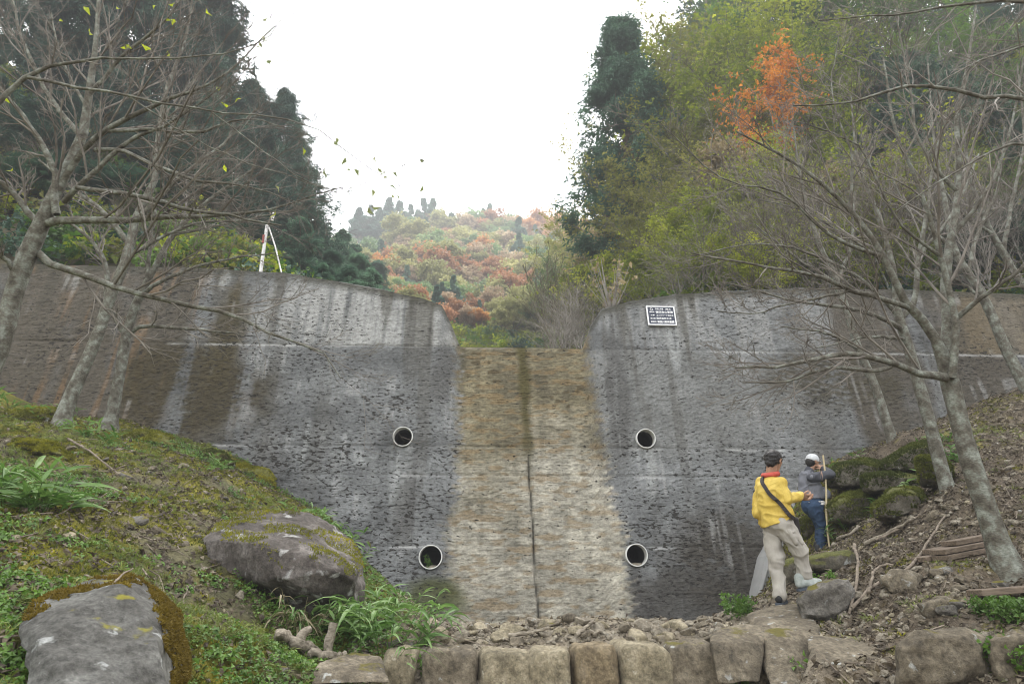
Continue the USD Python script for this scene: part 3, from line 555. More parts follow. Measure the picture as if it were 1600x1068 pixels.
yl = [(92, 32), (345, 137), (362, 165), (378, 154), (350, 257), (430, 327), (472, 230), (400, 47), (145, 55), (258, 32), (236, 77), (200, 75), (322, 13), (182, 15), (243, 8), (272, 4), (196, 70), (262, 79), (8, 152), (20, 262), (272, 30), (130, 10)]
bare_tree('bare_tree', 'thick lichened bare tree leaning in at the left edge with few yellow leaves', True,
    [(-95, 790, 7.4, 22), (-40, 640, 7.4, 20), (5, 520, 7.4, 18), (30, 430, 7.4, 17), (62, 355, 7.3, 16), (82, 310, 7.2, 13), (103, 265, 7.2, 12), (128, 215, 7.2, 10), (138, 150, 7.1, 8), (150, 60, 7.0, 5), (158, -80, 7.0, 3)],
    [[(90, 300, 7.2, 8), (118, 250, 7.1, 7), (165, 205, 6.9, 6), (250, 160, 6.7, 4.5), (340, 125, 6.5, 3), (430, 40, 6.4, 1.2)],
     [(66, 350, 7.3, 10), (95, 344, 7.2, 8), (180, 345, 7.1, 7), (235, 340, 7.0, 6), (350, 337, 6.9, 4), (430, 325, 6.8, 2.5), (535, 292, 6.7, 1)],
     [(48, 385, 7.4, 8), (70, 408, 7.4, 7.5), (120, 425, 7.3, 7), (200, 453, 7.2, 5.5), (300, 478, 7.1, 4.5), (370, 495, 7.0, 3.6), (430, 524, 6.9, 3), (500, 548, 6.9, 2), (532, 590, 6.9, 1)],
     [(88, 335, 7.2, 8), (82, 260, 7.1, 6.5), (50, 200, 7.0, 5), (0, 140, 6.8, 3.5), (-60, 90, 6.6, 2)],
     [(100, 315, 7.2, 7), (140, 275, 7.0, 5.5), (200, 222, 6.9, 4.5), (280, 185, 6.7, 3), (360, 120, 6.5, 1.5)],
     [(128, 215, 7.2, 6), (90, 170, 7.2, 5), (55, 110, 7.2, 4), (30, 40, 7.2, 3), (10, -40, 7.2, 2)],
     [(60, 350, 7.3, 7), (25, 310, 7.2, 6), (0, 285, 7.1, 5), (-60, 250, 7.0, 3)],
     [(120, 293, 7.0, 5), (210, 305, 6.8, 5), (290, 325, 6.7, 4), (360, 338, 6.6, 3), (440, 352, 6.5, 1.5)],
     [(148, 234, 7.0, 5), (200, 240, 6.9, 4.5), (290, 278, 6.8, 3.5), (390, 292, 6.7, 2), (470, 318, 6.6, 1)],
     [(165, 205, 6.9, 4), (240, 203, 6.8, 4), (310, 206, 6.7, 3.4), (380, 186, 6.6, 2), (450, 200, 6.5, 1)],
     [(138, 150, 7.1, 5), (200, 80, 6.9, 4), (260, 30, 6.7, 3), (300, -40, 6.6, 2)],
     [(30, 430, 7.4, 6), (0, 395, 7.2, 4), (-40, 370, 7.0, 3)],
     [(135, 170, 7.1, 4), (95, 90, 7.3, 3), (80, 20, 7.3, 2)]],
    11, n=(11, 6, 5), leaf=([(a, b, 6.7) for a, b in yl], 0.095, M_yellow_leaf))
bare_tree('bare_tree', 'slim bare tree leaning right on the mossy left bank', True,
    [(95, 664, 11.5, 14), (112, 615, 11.5, 12), (150, 530, 11.5, 11), (172, 465, 11.4, 10), (198, 402, 11.3, 9), (215, 330, 11.2, 8), (240, 290, 11.1, 6.5), (246, 220, 11, 5), (260, 140, 11, 4), (290, 60, 11, 3), (300, 0, 11, 2)],
    [[(205, 385, 11.3, 6), (160, 330, 11.1, 5), (120, 300, 11, 4), (60, 250, 11, 2)], [(215, 340, 11.2, 6), (290, 270, 11, 4.5), (345, 228, 10.9, 3.5), (400, 170, 10.8, 2)],
     [(172, 462, 11.4, 5), (160, 400, 11.4, 4), (112, 350, 11.3, 3), (60, 330, 11.2, 1.5)], [(243, 250, 11, 4), (262, 215, 11, 3.5), (285, 150, 11, 2.5), (330, 90, 11, 1.5)], [(200, 400, 11.3, 4), (300, 350, 11.1, 3), (400, 345, 11, 2)]], 12, n=(10, 6, 5), reach=0.8)
bare_tree('bare_tree', 'forked bare sapling growing close to the dam on the left bank', True,
    [(173, 655, 12.4, 10.5), (188, 580, 12.35, 9.5), (197, 525, 12.3, 9), (214, 472, 12.2, 8), (238, 425, 12.1, 6), (272, 365, 12, 5), (330, 310, 11.9, 4), (400, 262, 11.8, 2)],
    [[(195, 524, 12.3, 6), (178, 492, 12.2, 5), (166, 474, 12.1, 4.5), (164, 440, 12.1, 3)], [(206, 518, 12.3, 4.5), (225, 509, 12.2, 4), (300, 514, 12.0, 3.2), (372, 521, 11.9, 1.5)],
     [(214, 470, 12.2, 5), (250, 440, 12, 4), (330, 410, 11.9, 3), (430, 395, 11.8, 1.5)], [(230, 440, 12.1, 4), (235, 370, 12, 3.5), (245, 310, 11.9, 2.5)], [(270, 368, 12, 3.5), (350, 350, 11.9, 2.5), (450, 330, 11.8, 1.2)]], 13, n=(9, 6, 5), reach=0.8)
# a branch with dull leaves that hangs into the sky belongs to a tree out of frame on the left
skl = [(508, 262), (525, 214), (583, 250), (590, 262), (606, 276), (620, 304), (580, 323), (607, 290), (655, 249), (575, 325), (520, 225), (540, 245), (545, 262), (588, 244), (600, 268), (612, 302), (660, 290), (553, 263), (405, 65), (398, 72), (408, 57), (425, 95), (448, 95), (410, 30), (430, 290), (580, 294), (610, 270)]
bare_tree('leafy_branch_tree', 'slender tree at the left whose thin branches end in dull green leaves against the sky', False,
    [(-150, 900, 6.2, 10), (-130, 500, 6.2, 9), (-60, 250, 6.1, 7), (40, 120, 6.0, 5), (160, 90, 5.9, 3)],
    [[(40, 120, 6.0, 4), (200, 150, 5.8, 3), (330, 175, 5.7, 2.2), (420, 180, 5.6, 1.8), (500, 205, 5.6, 1.4), (560, 250, 5.6, 1.0), (625, 290, 5.6, 0.8)], [(160, 90, 5.9, 3), (300, 90, 5.7, 2), (400, 70, 5.6, 1.4), (450, 20, 5.6, 0.8)],
     [(330, 175, 5.7, 1.8), (430, 250, 5.6, 1.4), (500, 290, 5.6, 1.1), (560, 293, 5.6, 0.9), (600, 268, 5.6, 0.8), (662, 248, 5.6, 0.7)], [(200, 150, 5.8, 2), (330, 230, 5.7, 1.6), (480, 285, 5.6, 1), (585, 322, 5.6, 0.6)]],
    14, n=(5, 3, 2), leaf=([(a, b, 5.6) for a, b in skl], 0.085, M_grey_leaf), reach=0.5)

bare_tree('bare_tree', 'stout grey bare tree beside the stacked boards on the right bank', True,
    [(1578, 893, 6.5, 24), (1560, 850, 6.5, 20), (1545, 805, 6.5, 19), (1512, 705, 6.5, 17), (1490, 620, 6.5, 17), (1477, 565, 6.5, 15), (1462, 530, 6.45, 10), (1440, 498, 6.4, 9), (1412, 468, 6.3, 8), (1380, 400, 6.2, 6.5), (1330, 330, 6.1, 5), (1250, 260, 6, 3.5), (1150, 205, 6, 2)],
    [[(1480, 590, 6.45, 9), (1440, 583, 6.3, 7.5), (1385, 563, 6.1, 6), (1310, 553, 6.0, 5), (1240, 569, 5.9, 3.5), (1150, 574, 5.9, 2)], [(1400, 568, 6.2, 4.5), (1370, 580, 6.1, 4.5), (1300, 574, 6.0, 3.5), (1220, 598, 5.9, 2.4), (1160, 597, 5.9, 1.2)],
     [(1478, 565, 6.5, 13), (1480, 500, 6.5, 11), (1478, 440, 6.5, 10), (1488, 360, 6.5, 8), (1500, 280, 6.5, 6.5), (1495, 180, 6.5, 5), (1520, 60, 6.5, 3), (1530, -60, 6.5, 2)], [(1488, 590, 6.4, 8), (1494, 530, 6.3, 7.5), (1492, 480, 6.25, 7), (1470, 400, 6.2, 6), (1440, 300, 6.1, 4.5), (1400, 200, 6, 3.5), (1380, 90, 6, 2)],
     [(1490, 500, 6.4, 6), (1530, 468, 6.2, 5), (1600, 418, 6.0, 4), (1680, 370, 5.9, 3)], [(1425, 482, 6.35, 6), (1390, 470, 6.2, 5.5), (1340, 455, 6.1, 5), (1270, 430, 6, 4), (1180, 415, 5.9, 3), (1080, 395, 5.9, 1.5)],
     [(1380, 400, 6.2, 5), (1300, 370, 6.05, 4), (1220, 300, 6, 3), (1130, 280, 5.9, 2), (1030, 190, 5.9, 1)], [(1488, 370, 6.5, 5), (1540, 300, 6.4, 4), (1580, 200, 6.3, 3), (1600, 90, 6.3, 2)], [(1497, 300, 6.5, 5), (1440, 230, 6.4, 4), (1420, 130, 6.4, 3), (1400, 20, 6.3, 2)],
     [(1330, 330, 6.1, 4), (1330, 240, 6, 3), (1300, 150, 6, 2), (1310, 60, 6, 1)], [(1470, 400, 6.2, 4), (1400, 340, 6.1, 3), (1340, 230, 6, 2.5), (1250, 190, 6, 1.5)], [(1340, 455, 6.1, 3.5), (1250, 470, 6, 2.6), (1180, 490, 5.95, 1.6), (1120, 485, 5.9, 1)]], 21, n=(10, 6, 5))
bare_tree('bare_tree', 'slender grey bare tree standing right of the mossy stones', True,
    [(1484, 774, 9, 13), (1468, 720, 9, 12), (1450, 650, 9, 11), (1430, 580, 9, 10.5), (1414, 522, 9, 10), (1402, 490, 8.95, 8), (1396, 420, 8.9, 6), (1370, 330, 8.8, 4.5), (1340, 250, 8.7, 3), (1330, 150, 8.7, 2)],
    [[(1412, 515, 9, 6), (1385, 500, 8.8, 5), (1340, 482, 8.7, 4.4), (1250, 472, 8.5, 3), (1130, 440, 8.4, 1.6)], [(1405, 498, 9, 7), (1428, 470, 8.9, 6), (1436, 400, 8.8, 5), (1450, 320, 8.7, 3.8), (1470, 200, 8.6, 2)], [(1404, 495, 9, 5), (1350, 440, 8.8, 4.5), (1280, 400, 8.7, 3.5), (1190, 380, 8.6, 2), (1080, 400, 8.5, 1)],
     [(1416, 530, 9, 4), (1380, 526, 8.8, 3.5), (1340, 530, 8.7, 2.5), (1270, 545, 8.6, 1.3)], [(1396, 420, 8.9, 4), (1340, 380, 8.8, 3), (1260, 330, 8.7, 2), (1180, 310, 8.6, 1)], [(1436, 400, 8.8, 4), (1490, 330, 8.7, 3), (1530, 240, 8.6, 2)]], 22, n=(9, 6, 5), reach=0.8)
bare_tree('bare_tree', 'thin straight bare tree close before the dam above the mossy stones', True,
    [(1396, 694, 12.1, 9), (1383, 650, 12.1, 8.5), (1366, 600, 12.1, 8), (1340, 540, 12.1, 7.5), (1325, 490, 12, 7), (1302, 425, 12, 6), (1282, 385, 11.9, 5), (1255, 300, 11.8, 3.5), (1240, 200, 11.8, 2)],
    [[(1325, 495, 12, 4.5), (1300, 440, 11.9, 4), (1240, 400, 11.8, 3), (1180, 350, 11.7, 1.5)], [(1310, 440, 12, 4), (1330, 380, 11.9, 3.2), (1335, 300, 11.8, 2)], [(1342, 545, 12.1, 3.5), (1290, 520, 11.9, 3), (1220, 510, 11.8, 1.5)]], 23, n=(9, 6, 5), reach=0.8)
bare_tree('bare_tree', 'pale bare tree rising from the gravel slope near the right end of the dam', True,
    [(1607, 612, 12.2, 11), (1572, 545, 12.2, 10), (1542, 475, 12.1, 9), (1512, 425, 12, 8), (1490, 388, 12, 7), (1478, 320, 11.9, 5), (1460, 220, 11.8, 3), (1450, 100, 11.8, 2)],
    [[(1500, 405, 12, 5), (1470, 372, 11.9, 4), (1420, 330, 11.8, 3), (1380, 250, 11.7, 1.5)], [(1512, 425, 12, 4.5), (1530, 360, 11.9, 4), (1560, 290, 11.8, 3), (1570, 200, 11.7, 2)], [(1542, 475, 12.1, 4), (1500, 440, 12, 3), (1440, 420, 11.8, 2)]], 24, n=(9, 6, 5), reach=0.8)
bare_tree('bare_tree', 'bare tree half out of view at the right edge above the dam', True,
    [(1720, 600, 12.4, 10), (1650, 500, 12.4, 9), (1595, 440, 12.4, 8), (1568, 395, 12.3, 7), (1545, 355, 12.2, 6), (1520, 290, 12.1, 4), (1500, 180, 12, 2)],
    [[(1568, 395, 12.3, 5), (1580, 320, 12.2, 4), (1600, 220, 12.1, 3), (1590, 100, 12, 2)], [(1550, 365, 12.2, 4), (1500, 330, 12.1, 3), (1450, 260, 12, 2)]], 25, n=(10, 6, 5), reach=0.9)
bare_tree('overhanging_tree', 'tree beyond the right edge whose long pale branches reach in over the slope', False,
    [(1850, 900, 5.2, 20), (1800, 500, 5.2, 17), (1760, 250, 5.2, 13), (1740, 80, 5.1, 9), (1720, -100, 5, 5)],
    [[(1760, 250, 5.2, 8), (1680, 185, 5.1, 6.5), (1600, 155, 5.0, 5.5), (1540, 150, 4.9, 5), (1460, 135, 4.9, 4.4), (1400, 141, 4.8, 3.8), (1340, 157, 4.8, 2.8), (1240, 165, 4.8, 1.6)], [(1740, 80, 5.1, 6), (1650, 15, 5, 5), (1550, 2, 5, 4), (1420, 19, 4.9, 3), (1280, 32, 4.9, 1.6)],
     [(1740, 80, 5.1, 5), (1660, 60, 5, 4), (1590, 75, 5, 3), (1500, 110, 4.9, 2), (1420, 170, 4.9, 1)], [(1790, 420, 5.2, 6), (1700, 300, 5.1, 4.5), (1600, 225, 5, 3.5), (1500, 265, 4.9, 2.2), (1400, 330, 4.9, 1.2)], [(1720, -60, 5, 4), (1600, -70, 5, 3), (1480, -30, 4.9, 2)]], 26, n=(7, 4, 3), reach=0.55, pale=True)

# ------------------------------------------------------------------ forest beyond the dam: one of each kind, then copies
OFF = (0.0, -60.0, -40.0)                                   # kinds are modelled at the origin of their own thing
def cedar(name, label, loc, seed, H=14.0, mat=M_cedar, fat=0.2, n_branch=150, group=None, top=0.6):
    rng = np.random.default_rng(seed); t = Thing(name, label, 'tree', loc, group)
    h = np.sort(rng.random(n_branch) ** 0.8) * 0.9 + 0.1
    lump = 1 + 0.35 * np.sin(h * 21 + rng.random() * 6) * rng.random(n_branch)
    Rr = H * fat * ((1 - h) ** top * 1.05 * (0.55 + 0.45 * smoothstep(h, 0.05, 0.3))) * rng.uniform(0.42, 1.15, n_branch) * lump + 0.15
    az = rng.random(n_branch) * 2 * np.pi
    d = stack(np.cos(az), np.sin(az), 0.25 + 0.35 * h)
    s = np.linspace(0, 1, 6)[None, :, None]; o = stack(0 * h, 0 * h, h * H)
    bp = o[:, None] + d[:, None] * Rr[:, None, None] * s + np.array([0, 0, -0.32]) * Rr[:, None, None] * s ** 2
    br = np.maximum(0.012 * Rr[:, None] * (1.2 - s[..., 0]), 0.006)
    tz = np.linspace(0, 1, 12); tp = stack(0.1 * np.sin(tz * 5), 0.1 * np.cos(tz * 4), tz * H)
    part('trunk', tubes(tp[None], (0.022 * H * (1 - tz) ** 0.8 + 0.015)[None], 9), M_cedar_bark, t, smooth=True, local=True)
    part('branches', tubes(bp, br, 3), M_cedar_bark, t, local=True, kind='stuff')
    nt = 9; ts = rng.uniform(0.3, 1.02, (n_branch, nt)) ** 0.8; x = np.clip(ts, 0, 0.999) * 5; i = x.astype(int); w = (x - i)[..., None]; r_ = np.arange(n_branch)[:, None]
    c = (bp[r_, i] * (1 - w) + bp[r_, i + 1] * w + rng.normal(size=(n_branch, nt, 3)) * 0.12 * Rr[:, None, None] ** 0.5).reshape(-1, 3)
    out = np.repeat(d * [1, 1, 0], nt, 0)
    nb = 26
    cc = np.repeat(c, nb, 0) + rng.normal(size=(len(c) * nb, 3)) * 0.013 * H ** 0.9
    dd = unit(np.repeat(out, nb, 0) * 0.9 + rng.normal(size=(len(c) * nb, 3)) * 0.75 + np.array([0, 0, 0.15]))
    part('crown', leaves(rng, cc, max(0.027 * H ** 0.8, 0.13), 0.3, 0.8, dirs=dd, droop=0.3), mat, t, local=True)
    return t
def broadleaf(name, label, loc, seed, mat, H=7.0, spread=0.42, n=(9, 7, 7), per=8, leaf=0.19, group=None, bark=None, sparse=1.0, n0=6, upb=0.25):
    """Trunk, limbs, twigs and single leaves round the twig ends."""
    rng = np.random.default_rng(seed); t = Thing(name, label, 'tree', loc, group); bark = bark or M_twig
    tz = np.linspace(0, 1, 9); lean = rng.normal(size=2) * 0.06 * H
    tp = stack(lean[0] * tz ** 2, lean[1] * tz ** 2, tz * H * 0.8); trr = 0.013 * H * (1 - 0.85 * tz) + 0.006
    part('trunk', tubes(tp[None], trr[None], 8), M_bark, t, smooth=True, local=True)
    p1, r1 = grow(rng, tp[None], trr[None], n[0] + n0, (spread * 0.8, spread * 1.25), (0.5, 1.15), 0.2, upb, 0.15, 6, 0.55, 0.3)
    p2, r2 = grow(rng, p1, r1, n[1], (0.35, 0.65), (0.4, 1.0), 0.2, 0.12, 0.2, 5, 0.55, 0.35, 0.2)
    p3, r3 = grow(rng, p2, r2, n[2], (0.4, 0.75), (0.4, 1.0), 0.2, 0.1, 0.2, 4, 0.6, 0.5, 0.12)
    part('limbs', cat_meshes([tubes(p1, r1, 5), tubes(p2, np.maximum(r2, 0.006), 3), tubes(p3, np.maximum(r3, 0.0035), 3)]), bark, t, local=True, kind='stuff')
    if mat is not None:
        src = p3[rng.random(len(p3)) < sparse]
        s = rng.uniform(0.3, 1.05, (len(src), per)); x = np.clip(s, 0, .999) * 3; i = x.astype(int); w = (x - i)[..., None]; r_ = np.arange(len(src))[:, None]
        c = (src[r_, i] * (1 - w) + src[r_, i + 1] * w).reshape(-1, 3) + rng.normal(size=(len(src) * per, 3)) * leaf * 0.6
        part('crown', leaves(rng, c, leaf, 0.6, 0.9), mat, t, local=True)
    return t
def hz(px, py, Y):
    p = P(px, py, Y); p[2] = float(ground_z(p[:1], p[1:2])[0]) - 0.15; return p
def at(x, y): return np.array([x, y, float(ground_z(np.array([x]), np.array([y]))[0]) - 0.2])
def height_to(px, py, Y, base): return P(px, py, Y)[2] - base[2]
R = np.random.default_rng(77)

# the tall cedar right of the gap, and the cedar wood on the left
b = at(P(968, 60, 27)[0], 27.0)
tall = cedar('cedar_tree', 'tall solitary dark cedar standing against the sky right of the valley gap', b, 31, H=height_to(970, 40, 27, b), fat=0.215, n_branch=230, top=0.68)
b = at(P(446, 150, 30)[0], 30.0)
cone = cedar('cedar_tree', 'pointed dark cedar at the right end of the left cedar wood', b, 32, H=height_to(446, 146, 30, b), mat=M_cedar_dark, fat=0.42, top=0.95)
b = at(P(330, -60, 27)[0], 27.0)
big = cedar('cedar_tree', 'very tall dark cedar in the left wood reaching past the top of the picture', b, 33, H=height_to(322, -70, 27, b), mat=M_cedar_dark, fat=0.2, n_branch=230, top=0.5)
W_L = 'dark cedar in the dense wood on the left hillside above the dam'
ORD = 'first second third fourth fifth sixth seventh eighth ninth tenth eleventh twelfth thirteenth fourteenth fifteenth sixteenth seventeenth eighteenth nineteenth twentieth twenty-first twenty-second twenty-third twenty-fourth twenty-fifth'.split()
for n_c, (px, py, Y, src) in enumerate(sorted([(395, 132, 31, cone), (240, -160, 25, big), (140, -120, 23, big), (40, -100, 24, big), (-60, -60, 23, big), (-150, -40, 26, big), (190, -60, 33, big), (300, 40, 36, big), (90, -30, 34, big), (372, 160, 27, cone), (420, 200, 26, cone), (465, 205, 32, cone), (468, 262, 27, cone),
                       (330, 150, 24, cone), (260, 170, 22, cone), (180, 120, 20.5, cone), (90, 150, 20, cone), (0, 120, 20, cone), (-80, 150, 20, cone), (300, 260, 20.5, cone), (215, 270, 19.5, cone), (130, 250, 19, cone), (50, 270, 18.5, cone), (390, 290, 22, cone), (350, 70, 30, big)], key=lambda q: -q[0])):
    b = at(P(px, py, Y)[0], Y); H = height_to(px, py, Y, b); H0 = {id(cone): 'c', id(big): 'b'}[id(src)]
    h0 = height_to(446, 146, 30, at(P(446, 150, 30)[0], 30.0)) if H0 == 'c' else height_to(322, -70, 27, at(P(330, -60, 27)[0], 27.0))
    s = max(H, 1.5) / h0; w = s * R.uniform(0.9, 1.1) if H0 == 'b' else max(s, 0.55) * R.uniform(1.0, 1.25)
    dup(src, b, R.uniform(0, 360), (w, w, s), f'dark cedar in the dense wood left of the gap, {ORD[n_c]} from the gap', 'cedars of the left hillside')
b = at(P(537, 366, 40)[0], 40.0)
low = cedar('fir_tree', 'low dark green fir on the slope just left of the valley gap', b, 34, H=max(height_to(537, 362, 40, b), 2.5), mat=M_cedar, fat=0.4, n_branch=90, top=1.0)
for px, py, Y in [(500, 350, 33), (560, 400, 31), (580, 425, 27), (520, 395, 25), (470, 345, 24), (545, 420, 22), (505, 415, 19.5), (450, 400, 19), (480, 370, 29), (410, 380, 19), (360, 350, 19.5), (555, 385, 45), (590, 410, 50)]:
    b = at(P(px, py, Y)[0], Y); H = height_to(px, py, Y, b); s = max(H, 0.9) / max(height_to(537, 362, 40, at(P(537, 366, 40)[0], 40.0)), 2.5)
    dup(low, b, R.uniform(0, 360), (s * 1.25, s * 1.25, s), 'small dark fir low on the left hillside beside the valley gap', 'small firs of the left hillside')

# the right hillside
def place(src, h0, px, py, Y, label=None, group=None, wide=1.0):
    b = at(P(px, py, Y)[0], Y); s = max(height_to(px, py, Y, b), 1.0) / h0
    w = np.clip(s * wide, 0.35, 2.5)
    return dup(src, b, R.uniform(0, 360), (w, w, s), label, group)
def first(fn, name, label, px, py, Y, seed, mat, **k):
    b = at(P(px, py, Y)[0], Y); H = max(height_to(px, py, Y, b), 1.5); return fn(name, label, b, seed, mat=mat, H=H, **k), H
olive, hO = first(broadleaf, 'broadleaf_tree', 'pale olive broadleaf tree at the sky line right of the tall cedar', 1085, 45, 31, 41, M_olive, spread=0.4)
yg, hY = first(broadleaf, 'broadleaf_tree', 'yellow green broadleaf tree high on the right slope beside the orange maple', 1215, 20, 26, 42, M_yellowgreen, spread=0.45)
gr, hG = first(broadleaf, 'broadleaf_tree', 'fresh green broadleaf tree at the very top of the right slope', 1165, -40, 32, 43, M_green, spread=0.42, per=10)
mp, hM = first(broadleaf, 'maple_tree', 'bright orange maple glowing in the middle of the right slope', 1185, 92, 21, 44, M_orange, spread=0.36, n=(8, 7, 6), per=7, leaf=0.15)
tn, hT = first(broadleaf, 'broadleaf_tree', 'withered tan broadleaf tree low on the right slope', 1130, 225, 20, 45, M_tan, spread=0.45, sparse=0.7, per=6)
bs, hB = first(broadleaf, 'bare_shrub', 'leafless grey shrub tangled above the right wing of the dam', 1245, 300, 17.5, 46, None, spread=0.6, n=(12, 6, 4), upb=0.5, bark=M_shrub_twig)
bs2, hB2 = first(broadleaf, 'bare_shrub', 'leafless pale shrub at the right end of the dam crest', 1490, 285, 17.0, 47, None, spread=0.6, n=(14, 7, 5), bark=M_twig_pale, upb=0.5)
LO, LY, LG, LB, LT = 'olive broadleaf tree on the right hillside', 'yellow green broadleaf tree on the right hillside', 'green broadleaf tree on the right hillside', 'leafless grey shrub above the right dam wing', 'withered tan broadleaf tree on the right hillside'
for src, h0, L, g, pts in [
    (olive, hO, LO, 'olive broadleaf trees of the right hillside', [(1055, 170, 30), (1075, 120, 34), (1110, 60, 37), (1075, 90, 29), (1120, 200, 24), (1065, 290, 21), (1020, 330, 22), (1095, 250, 21.5), (1190, 130, 25), (1000, 245, 26), (960, 330, 28), (1040, 260, 23), (1090, 190, 24), (905, 345, 46), (940, 320, 38), (890, 375, 60), (1120, 120, 30), (1400, 60, 26), (1500, 180, 21), (1340, -60, 31)]),
    (yg, hY, LY, 'yellow green broadleaf trees of the right hillside', [(1160, 30, 29), (1130, 150, 25), (1110, 100, 27), (1240, 60, 24), (1280, 200, 21), (1230, 260, 19.5), (1160, 240, 20), (1090, 320, 19), (960, 395, 23), (920, 415, 27), (1060, 330, 19.5), (1200, 350, 18), (1260, 140, 23), (1290, 60, 27), (1010, 390, 20), (1450, 230, 19), (1330, 320, 18), (1150, 300, 19), (1100, 370, 17.2), (1170, 400, 16.6), (1280, 380, 16.8), (1400, 370, 17)]),
    (gr, hG, LG, 'green broadleaf trees of the right hillside', [(1230, -30, 30), (1300, -40, 28), (1390, -90, 33), (1290, -70, 33), (1280, 100, 25), (1370, -20, 27), (1440, 20, 24), (1050, 300, 25), (975, 350, 31), (1520, 40, 25), (1590, 100, 22), (880, 400, 45), (1350, 180, 21), (1560, 250, 19), (1640, 150, 21)]),
    (tn, hT, LT, 'withered broadleaf trees of the right hillside', [(1060, 215, 28), (1190, 240, 20), (990, 290, 30), (1310, 260, 19.5), (930, 370, 34), (1380, 260, 19)]),
    (bs, hB, LB, 'leafless shrubs above the dam on the right', [(1430, 330, 17.2), (1550, 310, 17.5), (1375, 360, 16.6), (880, 470, 20), (860, 440, 24), (1610, 260, 17.6), (1200, 330, 16.8)]),
    (bs2, hB2, 'leafless pale shrub above the right dam wing', 'pale leafless shrubs above the dam on the right', [(1220, 350, 18.5), (1440, 280, 18.6), (1520, 350, 16.8), (1580, 330, 17), (905, 475, 18.5), (880, 505, 17)])]:
    for k, (px, py, Y) in enumerate(sorted(pts)):
        place(src, h0, px, py, Y, f'{L}, {ORD[k]} of its kind from the gap', g, wide=1.35)
for k, (px, py, Y) in enumerate(sorted([(1340, 60, 24), (1420, 90, 22), (1500, 120, 22), (1380, 170, 20), (1460, 150, 24), (1590, 190, 20), (1480, -60, 34), (1560, -80, 30), (1540, 20, 26), (1640, 60, 22), (1130, -15, 36), (1600, 330, 18.5), (1500, 350, 18.5), (1550, 340, 18)])):
    b = at(P(px, py, Y)[0], Y); s = max(height_to(px, py, Y, b), 2) / height_to(446, 146, 30, at(P(446, 150, 30)[0], 30.0))
    dup(cone, b, R.uniform(0, 360), (max(s, .5) * 1.35, max(s, .5) * 1.35, s), f'dark conifer among the right hillside broadleaf trees, {ORD[k]} conifer from the gap', 'conifers of the right hillside')
yl_, hYl = first(broadleaf, 'broadleaf_tree', 'nearly bare tree dotted with pale yellow leaves below the orange maple', 1215, 215, 17.4, 48, M_yellowgreen, spread=0.55, n=(12, 6, 5), per=3, leaf=0.12, sparse=0.55)
for k, (px, py, Y) in enumerate([(1085, 350, 16.8), (1150, 330, 16.9), (1275, 265, 17.2), (1345, 230, 17.4), (1120, 270, 19), (1420, 240, 17.8), (1200, 370, 16.6), (1060, 390, 16.6), (1310, 350, 16.6), (1250, 330, 16.6)]):
    place(yl_, hYl, px, py, Y, f'nearly bare right bank tree dotted with yellow leaves, {ORD[k]} of its kind from the gap', 'thinly leaved yellow trees of the right bank', wide=1.2)
# orange tree and bare brush on the left understory
for px, py, Y in [(60, 330, 17.5), (150, 340, 17.3), (230, 350, 17.5), (320, 370, 17.2), (10, 310, 17.8), (-50, 330, 17.5), (110, 300, 19), (200, 310, 18.5), (280, 330, 18.5), (390, 385, 17.3), (30, 230, 19), (170, 220, 20)]:
    place(bs, hB, px, py, Y, 'leafless brown shrub under the cedars on the left bank behind the dam', 'leafless shrubs under the left cedars', wide=1.5)

# ------------------------------------------------------------------ the far hillside: every crown a tree
def far_tree(name, label, seed, mat, loc, H=8.0, conifer=False, group=None, leaf=0.42, flat=0.75):
    rng = np.random.default_rng(seed); t = Thing(name, label, 'tree', loc, group)
    tz = np.linspace(0, 1, 5); part('trunk', tubes(stack(0 * tz, 0 * tz, tz * H * 0.8)[None], (0.02 * H * (1.1 - tz))[None], 5), M_twig, t, local=True)
    k = 34
    if conifer:
        k = 60; h = rng.random(k) ** 1.15; a = rng.random(k) * 6.28; r = (1 - h) * 0.3 * H * rng.uniform(0.4, 1.1, k); c = stack(np.cos(a) * r, np.sin(a) * r, (0.25 + 0.72 * h) * H)
        rad = 0.065 * H * (1.15 - 1.0 * h)
    else:
        c = unit(rng.normal(size=(k, 3))) * (rng.random((k, 1)) ** 0.4) * [0.36 * H, 0.36 * H, 0.3 * H] + [0, 0, 0.62 * H]; rad = np.full(k, 0.12 * H) * rng.uniform(0.6, 1.25, k)
    m = 75; d = unit(rng.normal(size=(k, m, 3))); p = (c[:, None] + d * rad[:, None, None] * rng.uniform(0.6, 1.1, (k, m, 1)) * [1, 1, flat]).reshape(-1, 3)
    part('crown', leaves(rng, p, leaf, 0.75, 0.8), mat, t, local=True)
    b = rng.normal(size=(14, 3)) * [1, 1, 0.3] + [0, 0, 0.8]; s = np.linspace(0, 1, 4)[None, :, None]
    part('limbs', tubes(np.array([0, 0, 0.25 * H]) + unit(b)[:, None] * s * 0.55 * H, np.full((14, 4), 0.008 * H) * (1.2 - s[..., 0]), 3), M_twig, t, local=True, kind='stuff')
    return t
kinds = [('far_conifer', 'blue green conifer on the hazy far hillside', M_far_conifer, True), ('far_orange_tree', 'orange autumn tree on the hazy far hillside', M_far_orange, False), ('far_rust_tree', 'rust red autumn tree on the hazy far hillside', M_rust, False),
         ('far_olive_tree', 'olive tree on the hazy far hillside', M_far_olive, False), ('far_tan_tree', 'faded tan tree on the hazy far hillside', M_far_tan, False), ('far_green_tree', 'green broadleaf tree on the hazy far hillside', M_far_green, False)]
protos = {}
